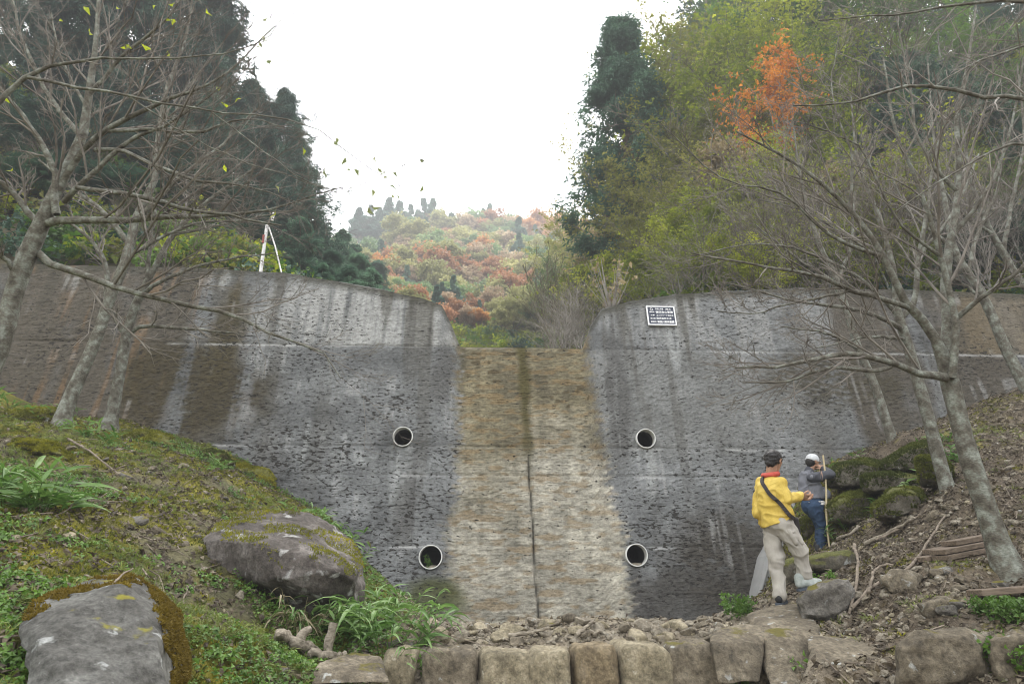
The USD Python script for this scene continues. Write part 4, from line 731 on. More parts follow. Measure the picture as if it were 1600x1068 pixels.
def far_at(kind, px, py, Y, s=1.0):
    nm, lab, mat, con = kinds[kind]; b = P(px, py, Y); b = at(b[0], b[1])
    v = (kind, int(R.integers(2)))
    q = protos[v]; dup(q, b, R.uniform(0, 360), 1.43 * s * R.uniform(0.8, 1.25) * np.array([1, 1, R.uniform(0.85, 1.2)]), lab)
for kind, (nm, lab, mat, con) in enumerate(kinds):
    for v_ in (0, 1):                                               # the first of each kind stands high on the far slope
        b = P(640 + 24 * kind + 140 * v_, 350, 128 + 9 * v_); b = at(b[0], b[1])
        protos[(kind, v_)] = far_tree(nm, lab, 60 + kind * 3 + v_, mat, b, 5.6, con, group=lab.replace(' tree on', ' trees on').replace('conifer on', 'conifers on'), leaf=0.3)
# what stands where, as the photograph shows it: (row of the hillside as a distance, kinds along it)
for Y in np.r_[np.arange(46, 100, 3.0), np.arange(100, 153, 3.4)]:
    d0, d1 = P(470, 400, Y), P(960, 400, Y); step = 2.1 + 0.02 * (Y - 46)
    for x in np.arange(d0[0], d1[0], step):
        xx_, yy_ = x + R.normal() * 0.8, Y + R.normal() * 1.2
        b = at(xx_, yy_); px, py = proj(b + [0, 0, 2.5])
        if not (520 < px < 930) or R.random() < 0.12 or proj(b + [0, 0, 5.2])[1] < np.interp(px, [520, 560, 620, 680, 760, 850, 930], [404, 392, 364, 352, 350, 352, 352]): continue
        n_ = float(fbm(np.array([[xx_ * 0.06, yy_ * 0.06, 3.3]]), 3, 88)[0])
        if py < 372: w = [5 if px < 700 else 1.5, 2.2 if px > 700 else .3, .5, 1, 1, 1]
        elif py < 400: w = [1.0, 2 if px > 780 else .6, .8, 2.4, 2.5, 1]
        elif py < 425: w = [2.0 if px > 720 else .4, .5, .5, 2.4, 2.5, 1.6]
        elif py < 455: w = [1.0, 1.0, 2.0, 2.2, 1, 1]
        elif py < 495: w = [1.4, .1, .35, 2.8, .5, 2.2]
        else: w = [.6, .1, .3, 2.4, 2.0, 2]
        w = np.array(w) * np.where(np.arange(6) == int(n_ * 17) % 6, 3.0, 1.0); far_at(int(R.choice(6, p=w / w.sum())), px, py, yy_, R.uniform(0.8, 1.3) * np.interp(Y, [46, 80, 150], [0.38, 0.6, 0.92]))
for px, py, Y, kd, s in [(640, 352, 150, 0, 1.5), (605, 362, 146, 0, 1.5), (575, 380, 140, 0, 1.3), (765, 345, 152, 0, 1.5), (690, 350, 152, 0, 1.3), (590, 372, 143, 0, 1.4), (622, 358, 147, 0, 1.5), (660, 350, 151, 0, 1.5), (675, 348, 150, 0, 1.6), (556, 392, 138, 0, 1.3), (705, 346, 153, 0, 1.4), (755, 346, 150, 0, 1.2), (750, 505, 47, 1, 0.3), (850, 395, 95, 1, 0.75), (855, 430, 75, 1, 0.6), (820, 360, 146, 1, 0.9), (720, 440, 80, 2, 0.6), (880, 365, 130, 1, 0.8), (785, 355, 146, 1, 0.8)]:
    far_at(kd, px, py, Y, s)
# brush in the stream bed above the spillway
for px, Y in [(735, 20), (770, 22), (800, 25), (830, 20.5), (760, 28), (790, 31), (725, 25), (700, 22), (845, 27), (815, 34), (745, 36), (690, 27), (870, 31)]:
    b = at(P(px, 520, Y)[0], Y); s = R.uniform(0.08, 0.14) * Y / 22
    src = [gr, olive, yg, tn][int(R.integers(4))]
    dup(src, b, R.uniform(0, 360), (s * 1.5, s * 1.5, s), {id(gr): 'small green bush in the gully behind the spillway', id(olive): 'small olive bush in the gully behind the spillway', id(yg): 'small yellow green bush in the gully behind the spillway', id(tn): 'small withered bush in the gully behind the spillway'}[id(src)], 'bushes in the gully behind the spillway', cat='bush', name='gully_bush')
# the shrub with big curled pale leaves on the right wing
rng = np.random.default_rng(91); b = P(955, 478, 15.1); b[2] -= 0.25
t = Thing('pale_leaf_shrub', 'shrub with big curled pale leaves at the edge of the right dam wing', 'shrub', b)
n_ = 34; a = rng.random(n_) * 6.28; tilt = rng.uniform(0.05, 0.55, n_); d = stack(np.cos(a) * np.sin(tilt), np.sin(a) * np.sin(tilt), np.cos(tilt)); L = rng.uniform(0.7, 1.6, n_)
s = np.linspace(0, 1, 6)[None, :, None]; st = b + d[:, None] * L[:, None, None] * s + rng.normal(size=(n_, 1, 3)) * 0.12 * s ** 2
part('stems', tubes(st, np.full((n_, 6), 0.009) * (1.2 - 0.7 * s[..., 0]), 4), M_twig_pale, t, kind='stuff')
for k in range(75):
    i = int(rng.integers(n_)); q = st[i, int(rng.integers(3, 6))] + rng.normal(size=3) * 0.07
    part('leaf', leaves(rng, q[None], 0.16, 0.55, 0.2, dirs=rng.normal(size=(1, 3)) + [0, 0, -0.8], bend=0.4), M_tan if k % 3 else M_sasa_dry, t)
# ------------------------------------------------------------------ rocks
def hull_rock(pts, seed, noise_amp=0.06, res=0.05, cut=8, smooth_it=4):
    rng = np.random.default_rng(seed); pts = np.asarray(pts, float)
    m = manifold3d.Manifold.hull_points(pts.astype(np.float64)).refine_to_length(res)
    v, f = vf(m); c = pts.mean(0); size = np.linalg.norm(np.ptp(pts, axis=0)) / 2
    tm = trimesh.Trimesh(v, f, process=True); trimesh.smoothing.filter_laplacian(tm, lamb=0.5, iterations=smooth_it)
    v = np.array(tm.vertices); n = np.array(tm.vertex_normals)
    o = rng.random(3) * 50
    d = (fbm((v + o) * 2.2 / max(size, .2) , 4, seed) - 0.5) * 2 * noise_amp + (np.abs(fbm((v + o) * 4.5 / max(size, .2), 3, seed + 5) - 0.5)) * -1.2 * noise_amp + (fbm((v + o) * 22, 3, seed + 9) - 0.5) * 0.025
    return v + n * d[:, None], np.array(tm.faces)
def rock(seed, size, loc, block=False, rz=0.0, n=3, amp=0.12, tilt=(0, 0), cuts=15):
    rng = np.random.default_rng(seed); s = trimesh.creation.icosphere(n); v = np.array(s.vertices)
    if block:
        v = v / ((np.abs(v) ** 9).sum(1, keepdims=True) ** (1 / 9.0)) * 0.92
    for _ in range(5 if block else cuts):
        d = unit(rng.normal(size=3)); h = rng.uniform(0.5, 0.92) if not block else rng.uniform(1.12, 1.4)
        v = v - np.maximum(v @ d - h, 0)[:, None] * d
    o = rng.random(3) * 40; nn = unit(v)
    v = v + nn * ((fbm(v * 1.6 + o, 4, seed)[:, None] - 0.5) * 2 * amp + (fbm(v * 6 + o, 3, seed)[:, None] - 0.5) * amp * 0.7)
    return v * size @ rot(rz, *tilt).T + np.asarray(loc), np.array(s.faces)
def fuzz(mesh, n, size, rng, mask, width=0.35, down=0.0, up=0.5):
    """Moss: short pointed shoots all over the part of a surface that mask(points, normals) picks."""
    tm = trimesh.Trimesh(*mesh, process=False); p, fi = trimesh.sample.sample_surface(tm, n, seed=int(rng.integers(1 << 30))); nn = tm.face_normals[fi]
    k = rng.random(len(p)) < mask(p, nn); p, nn = p[k], nn[k]
    return leaves(rng, p - nn * size * 0.2, size, width, 0.2, dirs=nn * 0.8 + rng.normal(size=p.shape) * 0.6 + np.array([0, 0, up - down]))
rng = np.random.default_rng(404)
def seated(outline, deep=0.5, nearer=0.0, bulge=0.3):
    """Hull points of a rock that sits on the ground: its outline, a nearer middle and a back."""
    o = np.array(outline, float); c = o.mean(0); lowest = o[o[:, 1].argmax()]
    Y = min(G(lowest[0], lowest[1])[1], G(c[0], c[1])[1]) - nearer; r = (o[:, 0].max() - o[:, 0].min()) * 0.5 * mpp(Y)
    ring = lambda s, dy, up=0: [P(*(c + (q - c) * s - [0, up]), Y + dy) for q in o]
    return np.array(ring(1.0, 0.12 * r) + ring(0.72, -bulge * r) + ring(1.0, deep * r + 0.1) + ring(0.9, 2 * deep * r + 0.15))
def px_pts(L): return np.array([P(a, b, y) for a, b, y in L])

# the two great boulders of the left bank
bp = px_pts([(310, 848, 7.3), (318, 880, 7.3), (340, 818, 7.6), (380, 800, 8.0), (425, 796, 8.1), (480, 804, 8.3), (530, 832, 8.2), (558, 856, 7.9), (572, 880, 7.6), (572, 915, 7.4), (556, 965, 7.3), (528, 985, 7.3), (500, 982, 7.2), (460, 958, 7.2), (400, 940, 7.2), (345, 918, 7.2), (470, 868, 6.6), (525, 893, 6.6), (395, 850, 6.75), (550, 905, 6.8), (355, 845, 7.0), (440, 905, 6.55), (510, 935, 6.7), (560, 935, 8.2), (330, 905, 8.0), (450, 940, 8.4)])
t = Thing('boulder', 'huge dark boulder capped with yellow moss, jutting from the left bank', 'boulder', bp.mean(0))
bm = hull_rock(bp, 7, 0.11, 0.035, smooth_it=2); part('stone', bm, M_boulder, t, smooth=50)
part('moss', fuzz(bm, 26000, 0.03, rng, lambda p, n: (n[:, 2] > 0.35) * smoothstep(fbm(p * 2.6, 3, 5) + 0.03 - 0.12 * smoothstep(p[:, 0], P(400, 860, 7.5)[0], P(500, 860, 7.5)[0]) + 0.1 * smoothstep(p[:, 1], 7.2, 7.8), 0.48, 0.55)), M_mossfuzz, t, kind='stuff')
bp2 = px_pts([(32, 975, 3.95), (48, 945, 4.15), (85, 925, 4.4), (140, 910, 4.6), (205, 896, 4.75), (226, 905, 4.65), (240, 960, 4.1), (254, 1010, 3.85), (262, 1085, 3.7), (120, 1100, 3.35), (40, 1095, 3.45), (30, 1020, 3.7), (95, 950, 4.0), (190, 918, 4.2), (285, 955, 5.0), (292, 1060, 4.6), (60, 1000, 3.65)])
t = Thing('boulder', 'pale grey flat faced boulder with moss down its edge, bottom left corner', 'boulder', bp2.mean(0))
bm = hull_rock(bp2, 17, 0.06, 0.028, smooth_it=2); part('stone', bm, M_pale_rock, t, smooth=50)
e0_, e1_ = P(215, 905, 4.6)[0], P(262, 1060, 4.2)[0]
def edge_moss(p):
    px, py = proj(p); w = (fbm(p * 9, 4, 8) - .5) * 110
    return np.maximum(px > np.interp(py, [895, 960, 1010, 1075], [222, 248, 260, 268]) + w * .45, (py < np.interp(px, [40, 120, 215], [966, 922, 900]) + w * .6) * (fbm(p * 5, 3, 18) > .42))
M_rustmoss = leafy('rusty_moss_fuzz', [(0.1, 0.07, 0.008), (0.2, 0.15, 0.015), (0.33, 0.27, 0.03)], scale=2.5, trans=0.25, rough=0.9)
part('moss', fuzz(bm, 60000, 0.026, rng, lambda p, n: edge_moss(p), down=0.7), M_rustmoss, t, kind='stuff')
single('rock', hull_rock(px_pts([(-60, 1000, 3.9), (-20, 985, 4.0), (18, 1005, 4.0), (28, 1040, 3.9), (20, 1090, 3.7), (-60, 1090, 3.6), (0, 1010, 4.4), (-10, 1000, 3.7)]), 23, 0.03, 0.04), M_mound, 'small rock under thick dark moss cut by the lower left corner', 'rock', smooth=50)

# the sill of squared stones across the bed
M_block_tan = rocky('brown_squared_stone', (0.07, 0.052, 0.03), (0.16, 0.125, 0.075), (0.27, 0.22, 0.15), (0.07, 0.065, 0.015), 1.25, scale=6.0)
row = [(600, 652, 1014, 6.2, 'small squared grey stone leaning at the left end of the sill'), (660, 746, 1012, 6.15, 'dark stained squared sill stone with a white fleck'), (747, 829, 1016, 6.1, 'tan squared sill stone with a diagonal ridge, right of the dark stone'), (831, 897, 1014, 6.1, 'plain tan squared sill stone below the drying crack of the spillway'),
       (899, 966, 1007, 6.1, 'narrow brownish squared sill stone left of the widest one'), (967, 1046, 1005, 6.1, 'broad flat topped squared sill stone right of the middle'), (1049, 1132, 1005, 6.1, 'lichen spotted squared sill stone beside the dark step stone')]
for k, (a, b_, top, Y, lab) in enumerate(row):
    l, r_ = P(a, top, Y), P(b_, top, Y); w = (r_[0] - l[0]) / 2; h = 0.33
    single('sill_stone', rock(200 + k, (w * 1.1, 0.3, h * 1.06), ((l[0] + r_[0]) / 2, Y + 0.27, l[2] - h + 0.0), True, (k % 3 - 1) * 0.1, 4, 0.13, (0.03 * (k % 2), 0.04 * (k % 3 - 1))), [M_block, M_block_dark, M_block, M_block, M_block_tan, M_block, M_block_dark][k], lab, 'stone', 'squared stones of the sill', smooth=50)
single('step_stone', hull_rock(px_pts([(1108, 995, 6.2), (1150, 980, 6.4), (1192, 982, 6.4), (1196, 1010, 6.0), (1190, 1080, 5.8), (1120, 1080, 5.8), (1112, 1010, 5.9), (1150, 985, 7.0), (1200, 985, 7.0)]), 31, 0.03, 0.04), M_block_dark, 'dark pale topped rock stepping up at the right end of the sill', 'rock', smooth=50)
single('step_stone', hull_rock(px_pts([(1162, 965, 7.2), (1200, 948, 7.4), (1262, 950, 7.2), (1285, 985, 6.3), (1280, 1080, 5.7), (1200, 1080, 5.75), (1194, 1000, 6.1), (1180, 972, 6.7), (1255, 942, 8.0)]), 32, 0.035, 0.04), M_block_dark, 'long sloping brown rock under the back foot of the person in yellow', 'rock', smooth=50)
single('step_stone', hull_rock(seated([(1242, 940), (1262, 918), (1300, 906), (1326, 906), (1338, 926), (1330, 958), (1294, 974), (1252, 972)], 0.5, 0.0, 0.12), 33, 0.06, 0.03, smooth_it=2), M_moss_rock, 'rounded mossy topped rock under the front foot of the person in yellow', 'rock', smooth=50)
single('step_stone', hull_rock(px_pts([(1258, 1002, 6.0), (1300, 996, 6.3), (1360, 1000, 6.2), (1400, 1020, 5.7), (1410, 1090, 5.2), (1255, 1090, 5.2), (1262, 1020, 5.6)]), 34, 0.03, 0.045), M_block_dark, 'brown weathered rock face below the gravel patch, lower right', 'rock', smooth=50)
single('step_stone', hull_rock(px_pts([(490, 1045, 5.4), (540, 1030, 5.7), (600, 1036, 5.7), (612, 1080, 5.3), (480, 1085, 5.2), (560, 1032, 6.2)]), 35, 0.03, 0.04), M_block_dark, 'low dark rock at the bottom edge left of the sill', 'rock', smooth=50)
for k, (pts, lab) in enumerate([([(366, 1044, 5.6), (400, 1030, 5.8), (404, 1050, 5.5), (372, 1056, 5.5), (395, 1036, 6.0)], 'tan wedge shaped stone in the ground leaves at the bottom left'),
        ([(340, 1058, 5.3), (385, 1052, 5.4), (388, 1070, 5.2), (345, 1075, 5.2), (370, 1054, 5.6)], 'flat tan stone just below the wedge shaped one'), ([(1222, 882), (1252, 866), (1268, 880), (1266, 912), (1226, 925)], 'moss grown stone between the legs of the person in yellow'),
        ([(1256, 874), (1290, 866), (1330, 864), (1344, 876), (1338, 896), (1290, 900), (1258, 895)], 'long mossy stone at the feet of the person in the grey jacket')]):
    single('stone', hull_rock(px_pts(pts) if k < 2 else seated(pts, 0.4, 0.05), 50 + k, 0.02 if k < 2 else 0.05, 0.04), M_rubble if k < 2 else M_mound, lab, 'stone', smooth=50)
for k, (pts, lab) in enumerate([([(1395, 1010), (1440, 985), (1510, 980), (1545, 1000), (1550, 1060), (1480, 1085), (1400, 1080)], 'large dark embedded rock at the bottom right, widest one'), ([(1375, 905), (1410, 890), (1440, 902), (1436, 930), (1395, 938)], 'dark pointed rock poking from the gravel below the boards'), ([(1545, 1000), (1590, 985), (1640, 1000), (1640, 1075), (1560, 1080)], 'dark embedded rock in the lower right corner'), ([(1430, 945), (1480, 935), (1520, 948), (1510, 975), (1445, 980)], 'low dark rock above the widest embedded one')]):
    single('embedded_rock', hull_rock(seated(pts, 0.4, 0.0, 0.14), 140 + k, 0.06, 0.035, smooth_it=2), M_block_dark, lab, 'rock', smooth=50)
# the mossy stones piled on the right bank
mounds = [([(1288, 745), (1305, 725), (1350, 716), (1390, 724), (1392, 755), (1340, 768), (1295, 765)], 'mossy ledge stone just right of the grey cap'), ([(1378, 722), (1420, 694), (1462, 688), (1482, 712), (1470, 735), (1420, 742), (1380, 742)], 'mossy stone highest in the pile, beside the slender trunk'),
          ([(1295, 792), (1320, 772), (1362, 768), (1385, 785), (1378, 815), (1330, 826), (1298, 815)], 'mossy stone below the ledge, behind the bamboo pole'), ([(1362, 792), (1395, 765), (1438, 768), (1452, 788), (1440, 806), (1400, 818), (1366, 812)], 'dark green mossy stone under the bamboo grass, right of centre of the pile'),
          ([(1345, 745), (1390, 738), (1440, 742), (1446, 765), (1400, 775), (1350, 772)], 'mossy stone in the middle of the pile under hanging grass'), ([(1432, 722), (1465, 712), (1488, 735), (1480, 765), (1440, 762)], 'dark stone in the hollow left of the slender trunk'),
          ([(1252, 815), (1275, 800), (1300, 812), (1296, 845), (1256, 850)], 'mossy stone behind the legs of the person in the grey jacket')]
for k, (pts, lab) in enumerate(mounds):
    q = seated(pts, 0.5, 0.1, 0.35)
    t = Thing('mossy_stone', lab, 'stone', q.mean(0), 'mossy stones piled on the right bank'); bm = hull_rock(q, 70 + k, 0.08, 0.045)
    part('stone', bm, M_mound, t, smooth=50)
    part('moss', fuzz(bm, 15000, 0.045, rng, lambda p, n: (n[:, 2] > -0.1) * smoothstep(fbm(p * 3, 3, 9), 0.33, 0.45)), M_mossdeep, t, kind='stuff')
# hummocks along the top of the left bank
for k, (a, b_, w, h, lab) in enumerate([(60, 640, 0.8, 0.2, 'moss hummock at the far left foot of the dam'), (235, 676, 0.7, 0.22, 'moss hummock right of the forked sapling'), (330, 705, 0.6, 0.2, 'dark moss hummock half way along the left bank edge'), (405, 735, 0.5, 0.24, 'moss hummock at the bend of the left bank edge'), (380, 720, 0.3, 0.15, 'small moss lump against the dam on the left bank'), (70, 690, 0.45, 0.14, 'yellow moss lump below the leaning slim tree')]):
    p = G(a, b_ + 12); t = Thing('moss_hummock', lab, 'moss', p, 'moss hummocks of the left bank'); bm = rock(90 + k, (w * .7, 0.5, h * 1.5), p - [0, 0, h * .85], n=4, amp=0.4, cuts=0)
    part('mound', bm, M_hummock, t, smooth=True); part('moss', fuzz(bm, 16000, 0.04, rng, lambda p, n: (n[:, 2] > -0.1) * smoothstep(fbm(p * 3, 3, 19), 0.3, 0.42)), M_mossfuzz if k != 2 else M_mossdeep, t, kind='stuff')

# loose stones one can tell apart
def loose(n, region, sizes, mats, label, group, seed, flat=0.6, sink=0.25):
    rng = np.random.default_rng(seed); k = 0
    while k < n:
        px, py = rng.uniform(region[0], region[2]), rng.uniform(region[1], region[3]); p = G(px, py)
        if p[1] > wall_y(p[2]) - 0.15 or p[1] > 14: continue
        s = rng.uniform(*sizes); m = rock(int(rng.integers(1 << 20)), (s * rng.uniform(.8, 1.4), s * rng.uniform(.7, 1.1), s * flat * rng.uniform(.7, 1.2)), p + [0, 0, s * flat * (0.5 - sink)], False, rng.uniform(0, 6.3), 2, 0.15, tuple(rng.normal(size=2) * 0.2))
        single('loose_stone', m, mats[int(rng.integers(len(mats)))], label, 'stone', group, smooth=35); k += 1
loose(70, (650, 972, 1160, 1006), (0.05, 0.13), [M_rubble, M_block, M_block_dark], 'loose stone in the rubble between the dam and the sill', 'loose stones in the stream bed', 301)
loose(55, (1290, 880, 1480, 1000), (0.03, 0.07), [M_rubble, M_rubble, M_block_dark], 'loose stone on the gravel below the boards', 'loose stones on the gravel patch', 302)
loose(60, (1450, 620, 1600, 830), (0.04, 0.09), [M_rubble, M_block_dark], 'loose stone on the steep scree at the right edge', 'loose stones on the right scree', 303)
loose(20, (1430, 880, 1600, 1068), (0.04, 0.12), [M_moss_rock, M_block_dark], 'half buried stone in the dark ground of the lower right', 'half buried stones lower right', 306)
loose(26, (60, 700, 480, 840), (0.04, 0.1), [M_moss_rock, M_block_dark], 'stone half sunk in the littered left bank', 'sunken stones of the left bank', 304)
loose(22, (420, 1000, 660, 1066), (0.04, 0.1), [M_moss_rock, M_rubble], 'stone in the weeds by the left end of the sill', 'stones by the left end of the sill', 305)

# ------------------------------------------------------------------ wood: sticks, driftwood, boards
def stick(pl, r, lab, mat=None, name='fallen_stick', cat='stick', lift=0.02, taper=0.6, ground=True, Y=None, seed=1):
    rng = np.random.default_rng(seed)
    q = np.array([(G(a, b_) + [0, 0, r + l]) for a, b_, l in pl]); q = spline(q, 16); q[1:-1] += rng.normal(size=(14, 3)) * r * 0.25
    rr = r * np.linspace(1, taper, 16) * rng.uniform(0.85, 1.15, 16)
    return single(name, tubes(q[None], rr[None], 7, cap=True), mat or M_stick, lab, cat, smooth=50)
stick([(1352, 857, .03), (1390, 842, .05), (1432, 822, .08)], 0.03, 'straight pale stick lying aslant on the slope above the gravel', M_wood)
stick([(1338, 868, .12), (1344, 900, .1), (1336, 945, .05), (1328, 968, .03)], 0.02, 'upright bent stick left of the gravel patch', seed=2)
stick([(1332, 958, .03), (1365, 925, .04), (1420, 898, .05), (1450, 862, .06), (1478, 812, .03)], 0.017, 'long thin curved stick reaching across the gravel to the mossy stones', seed=3)
stick([(1360, 935, .04), (1368, 908, .08), (1385, 897, .08), (1398, 893, .05)], 0.016, 'short hooked stick beside the long curved one', seed=4)
stick([(1310, 848, .03), (1330, 842, .05), (1345, 832, .06)], 0.03, 'grey stub of a branch near the foot of the bamboo pole', M_wood, seed=5)
stick([(1440, 808, .02), (1410, 830, .03), (1370, 850, .03)], 0.02, 'weathered branch below the dark mossy stone', seed=6)
stick([(795, 1002, .03), (830, 1000, .05), (858, 995, .06)], 0.022, 'short pale stick lying on the rubble behind the sill', M_wood, seed=7)
stick([(900, 1003, .04), (922, 993, .08), (930, 988, .1)], 0.02, 'broken pale stick poking out of the rubble', M_wood, seed=8)
stick([(905, 1000, .03), (940, 998, .04)], 0.025, 'flat bark coloured stick beside the broken pale one', M_wood, seed=9)
stick([(130, 1045, .25), (165, 1000, .32), (190, 985, .35)], 0.008, 'thin dry stalk leaning on the pale boulder', seed=10)
stick([(290, 920, .02), (330, 960, .02), (362, 1010, .02)], 0.01, 'thin twig lying in the ground leaves below the huge boulder', seed=11)
stick([(105, 690, .03), (140, 712, .04), (185, 745, .02)], 0.015, 'long root like stick on the upper left bank', seed=12)
t = Thing('driftwood', 'gnarled pale driftwood piece lying in the weeds left of the sill', 'driftwood', G(470, 1025))
q = spline(np.array([G(430, 1018) + [0, 0, .13], G(445, 1016) + [0, 0, .1], G(465, 1022) + [0, 0, .08], G(490, 1026) + [0, 0, .06], G(505, 1030) + [0, 0, .04]]), 18); r_ = np.array([.022, .04, .042, .045, .05, .045, .04, .043, .05, .05, .042, .04, .04, .036, .034, .03, .025, .018])
v, f = tubes(q[None], r_[None], 14, cap=True); v = v + unit(v - np.repeat(q, 14, 0)) * ((fbm(v * 18, 3, 5)[:, None] - .5) * 0.085)
part('log', (v, f), M_wood, t, smooth=60)
q = spline(np.array([q[9], q[9] + [0.03, 0.02, 0.08], q[9] + [0.08, 0.05, 0.11]]), 8); part('knot', tubes(q[None], np.linspace(.05, .025, 8)[None], 10, cap=True), M_wood, t, smooth=60)
stick([(482, 1036, .05), (510, 1042, .05), (538, 1040, .05)], 0.036, 'short barked log end on to the gnarled driftwood', M_wood, 'driftwood', 'driftwood', seed=14)
b = G(512, 1025); q = spline(np.array([b + [0, 0, -.1], b + [0.0, 0, .1], b + [0.03, 0.02, .26]]), 10); v, f = tubes(q[None], np.linspace(.048, .036, 10)[None], 12, cap=True)
single('tree_stump', (v + unit(v - np.repeat(q, 12, 0)) * ((fbm(v * 18, 3, 6)[:, None] - .5) * 0.03), f), M_wood, 'broken stub of a young trunk standing under the huge boulder', 'stump', smooth=50)
M_board = simple('stacked_board_wood', (0.06, 0.045, 0.032), 0.85, col2=(0.17, 0.13, 0.095), scale=7.0, bump=0.5, dist=0.005, stretch=(1, 8, 8))
def board(a, b_, w, h, up, back, lab, group='boards stacked behind the stout tree', ext0=0.0, ext1=0.0):
    d = unit(b_ - a); s = unit(np.cross([0, 0, 1], d)); n = np.cross(d, s); L = np.linalg.norm(b_ - a) + ext0 + ext1
    m = manifold3d.Manifold.hull_points(np.array([[x * (L / 2 - c), y * (w / 2 - e), z * (h / 2 - g)] for x in (-1, 1) for y in (-1, 1) for z in (-1, 1) for c, e, g in ((0, .004, .004), (.004, 0, .004), (.004, .004, 0))]))
    v, f = vf(m); c = (a - d * ext0 + b_ + d * ext1) / 2 + n * up + s * back
    single('board', (v @ np.array([d, s, n]) + c, f), M_board, lab, 'board', group)
A_, B_ = P(1476, 880, 6.95), P(1700, 836, 7.5)
for k, (up, back, e0x, lab) in enumerate([(0.0, 0.0, -0.04, 'lowest front board of the stack, in shade'), (0.0, 0.2, 0.0, 'lowest back board of the stack'), (0.055, -0.01, 0.05, 'second board up at the front of the stack'), (0.055, 0.2, 0.1, 'second board up at the back of the stack'), (0.11, 0.02, 0.03, 'third board up with its sawn end sticking out left'), (0.165, 0.1, -0.25, 'topmost reddish board of the stack'), (0.11, 0.22, -0.1, 'third board up at the back of the stack')]):
    board(A_, B_, 0.19, 0.048, up, back, lab, ext0=e0x)
board(P(1535, 926, 5.9), P(1640, 918, 5.9), 0.2, 0.05, 0, 0.1, 'dark board edge lying on the ground in front of the stout tree', None)
for k, (a, b_) in enumerate([(1500, 888), (1640, 862)]):
    p = P(a, b_, 7.05); g_ = gz(p[0], p[1]); h = max(p[2] - g_, 0.1)
    single('bearer_block', rock(130 + k, (0.12, 0.16, h * 0.62), (p[0], p[1] + 0.05, p[2] - h * 0.5), True, 0.1, 2, 0.04), M_block_dark, ('dark stone propping up the left end of the boards', 'dark stone propping up the boards right of the stout trunk')[k], 'stone', smooth=50)
# smooth concrete slab leaning on the dam
M_slab = simple('smooth_concrete', (0.19, 0.19, 0.185), 0.85, col2=(0.29, 0.29, 0.28), scale=1.6, bump=0.15, dist=0.01)
sp = [(1164, 966), (1172, 920), (1183, 870), (1200, 840), (1216, 795), (1228, 768), (1256, 764), (1272, 800), (1275, 870), (1262, 900), (1240, 975)]
q = np.array([W(*s) for s in sp]); fr = q + [0, -0.42, 0.0]; fr[[4, 5, 6, 7], 1] += 0.28; bk = q + [0, 0.05, 0]
nn = len(sp); v = np.vstack([fr, bk]); f = [[0, i, i + 1] for i in range(1, nn - 1)] + [[nn, nn + i + 1, nn + i] for i in range(1, nn - 1)] + [[i, nn + i, nn + (i + 1) % nn] for i in range(nn)] + [[i, nn + (i + 1) % nn, (i + 1) % nn] for i in range(nn)]
single('concrete_buttress', (v, np.array(f)), M_slab, 'smooth grey concrete slab leaning against the dam behind the person in yellow', 'slab')

# ------------------------------------------------------------------ name plate and post
M_plate = simple('plate_enamel', (0.012, 0.016, 0.03), 0.35, col2=(0.02, 0.026, 0.045), scale=20, bump=0.02)
M_white = simple('plate_white', (0.6, 0.6, 0.6), 0.5, col2=(0.75, 0.75, 0.74), scale=20, bump=0.02)
c0, c1, c2, c3 = W(1008, 481), W(1052, 482), W(1056, 511), W(1013, 510)
ctr = (c0 + c1 + c2 + c3) / 4; wd = (np.linalg.norm(c1 - c0) + np.linalg.norm(c2 - c3)) / 2; ht = (np.linalg.norm(c3 - c0) + np.linalg.norm(c2 - c1)) / 2
ex = np.array([1.0, 0, 0]); ez = unit(np.array([0, BAT, 1.0])); ey = np.cross(ex, ez); ey = -np.abs(ey) * np.sign(ey) if ey[1] > 0 else ey
t = Thing('name_plate', 'dark plate with white lettering and frame on the right wing of the dam', 'sign', ctr)
def on_plate(m, off):
    v, f = vf(m); return ctr + v[:, :1] * ex + v[:, 1:2] * ez - v[:, 2:3] * np.cross(ex, ez) * np.sign(np.cross(ex, ez)[1]) + np.array([0, -1, 0.2]) * off, f
def slab(x0, x1, y0, y1, d): b = trimesh.creation.box([x1 - x0, y1 - y0, d]); b.apply_translation([(x0 + x1) / 2, (y0 + y1) / 2, 0]); return b
part('panel', on_plate(slab(-wd / 2, wd / 2, -ht / 2, ht / 2, 0.03), 0.06), M_plate, t)
fw = 0.02
for x0, x1, y0, y1 in [(-wd / 2 - .004, wd / 2 + .004, ht / 2 - fw, ht / 2 + .004), (-wd / 2 - .004, wd / 2 + .004, -ht / 2 - .004, -ht / 2 + fw), (-wd / 2 - .004, -wd / 2 + fw, -ht / 2 + fw, ht / 2 - fw), (wd / 2 - fw, wd / 2 + .004, -ht / 2 + fw, ht / 2 - fw)]:
    part('frame', on_plate(slab(x0, x1, y0, y1, 0.044), 0.062), M_white, t)
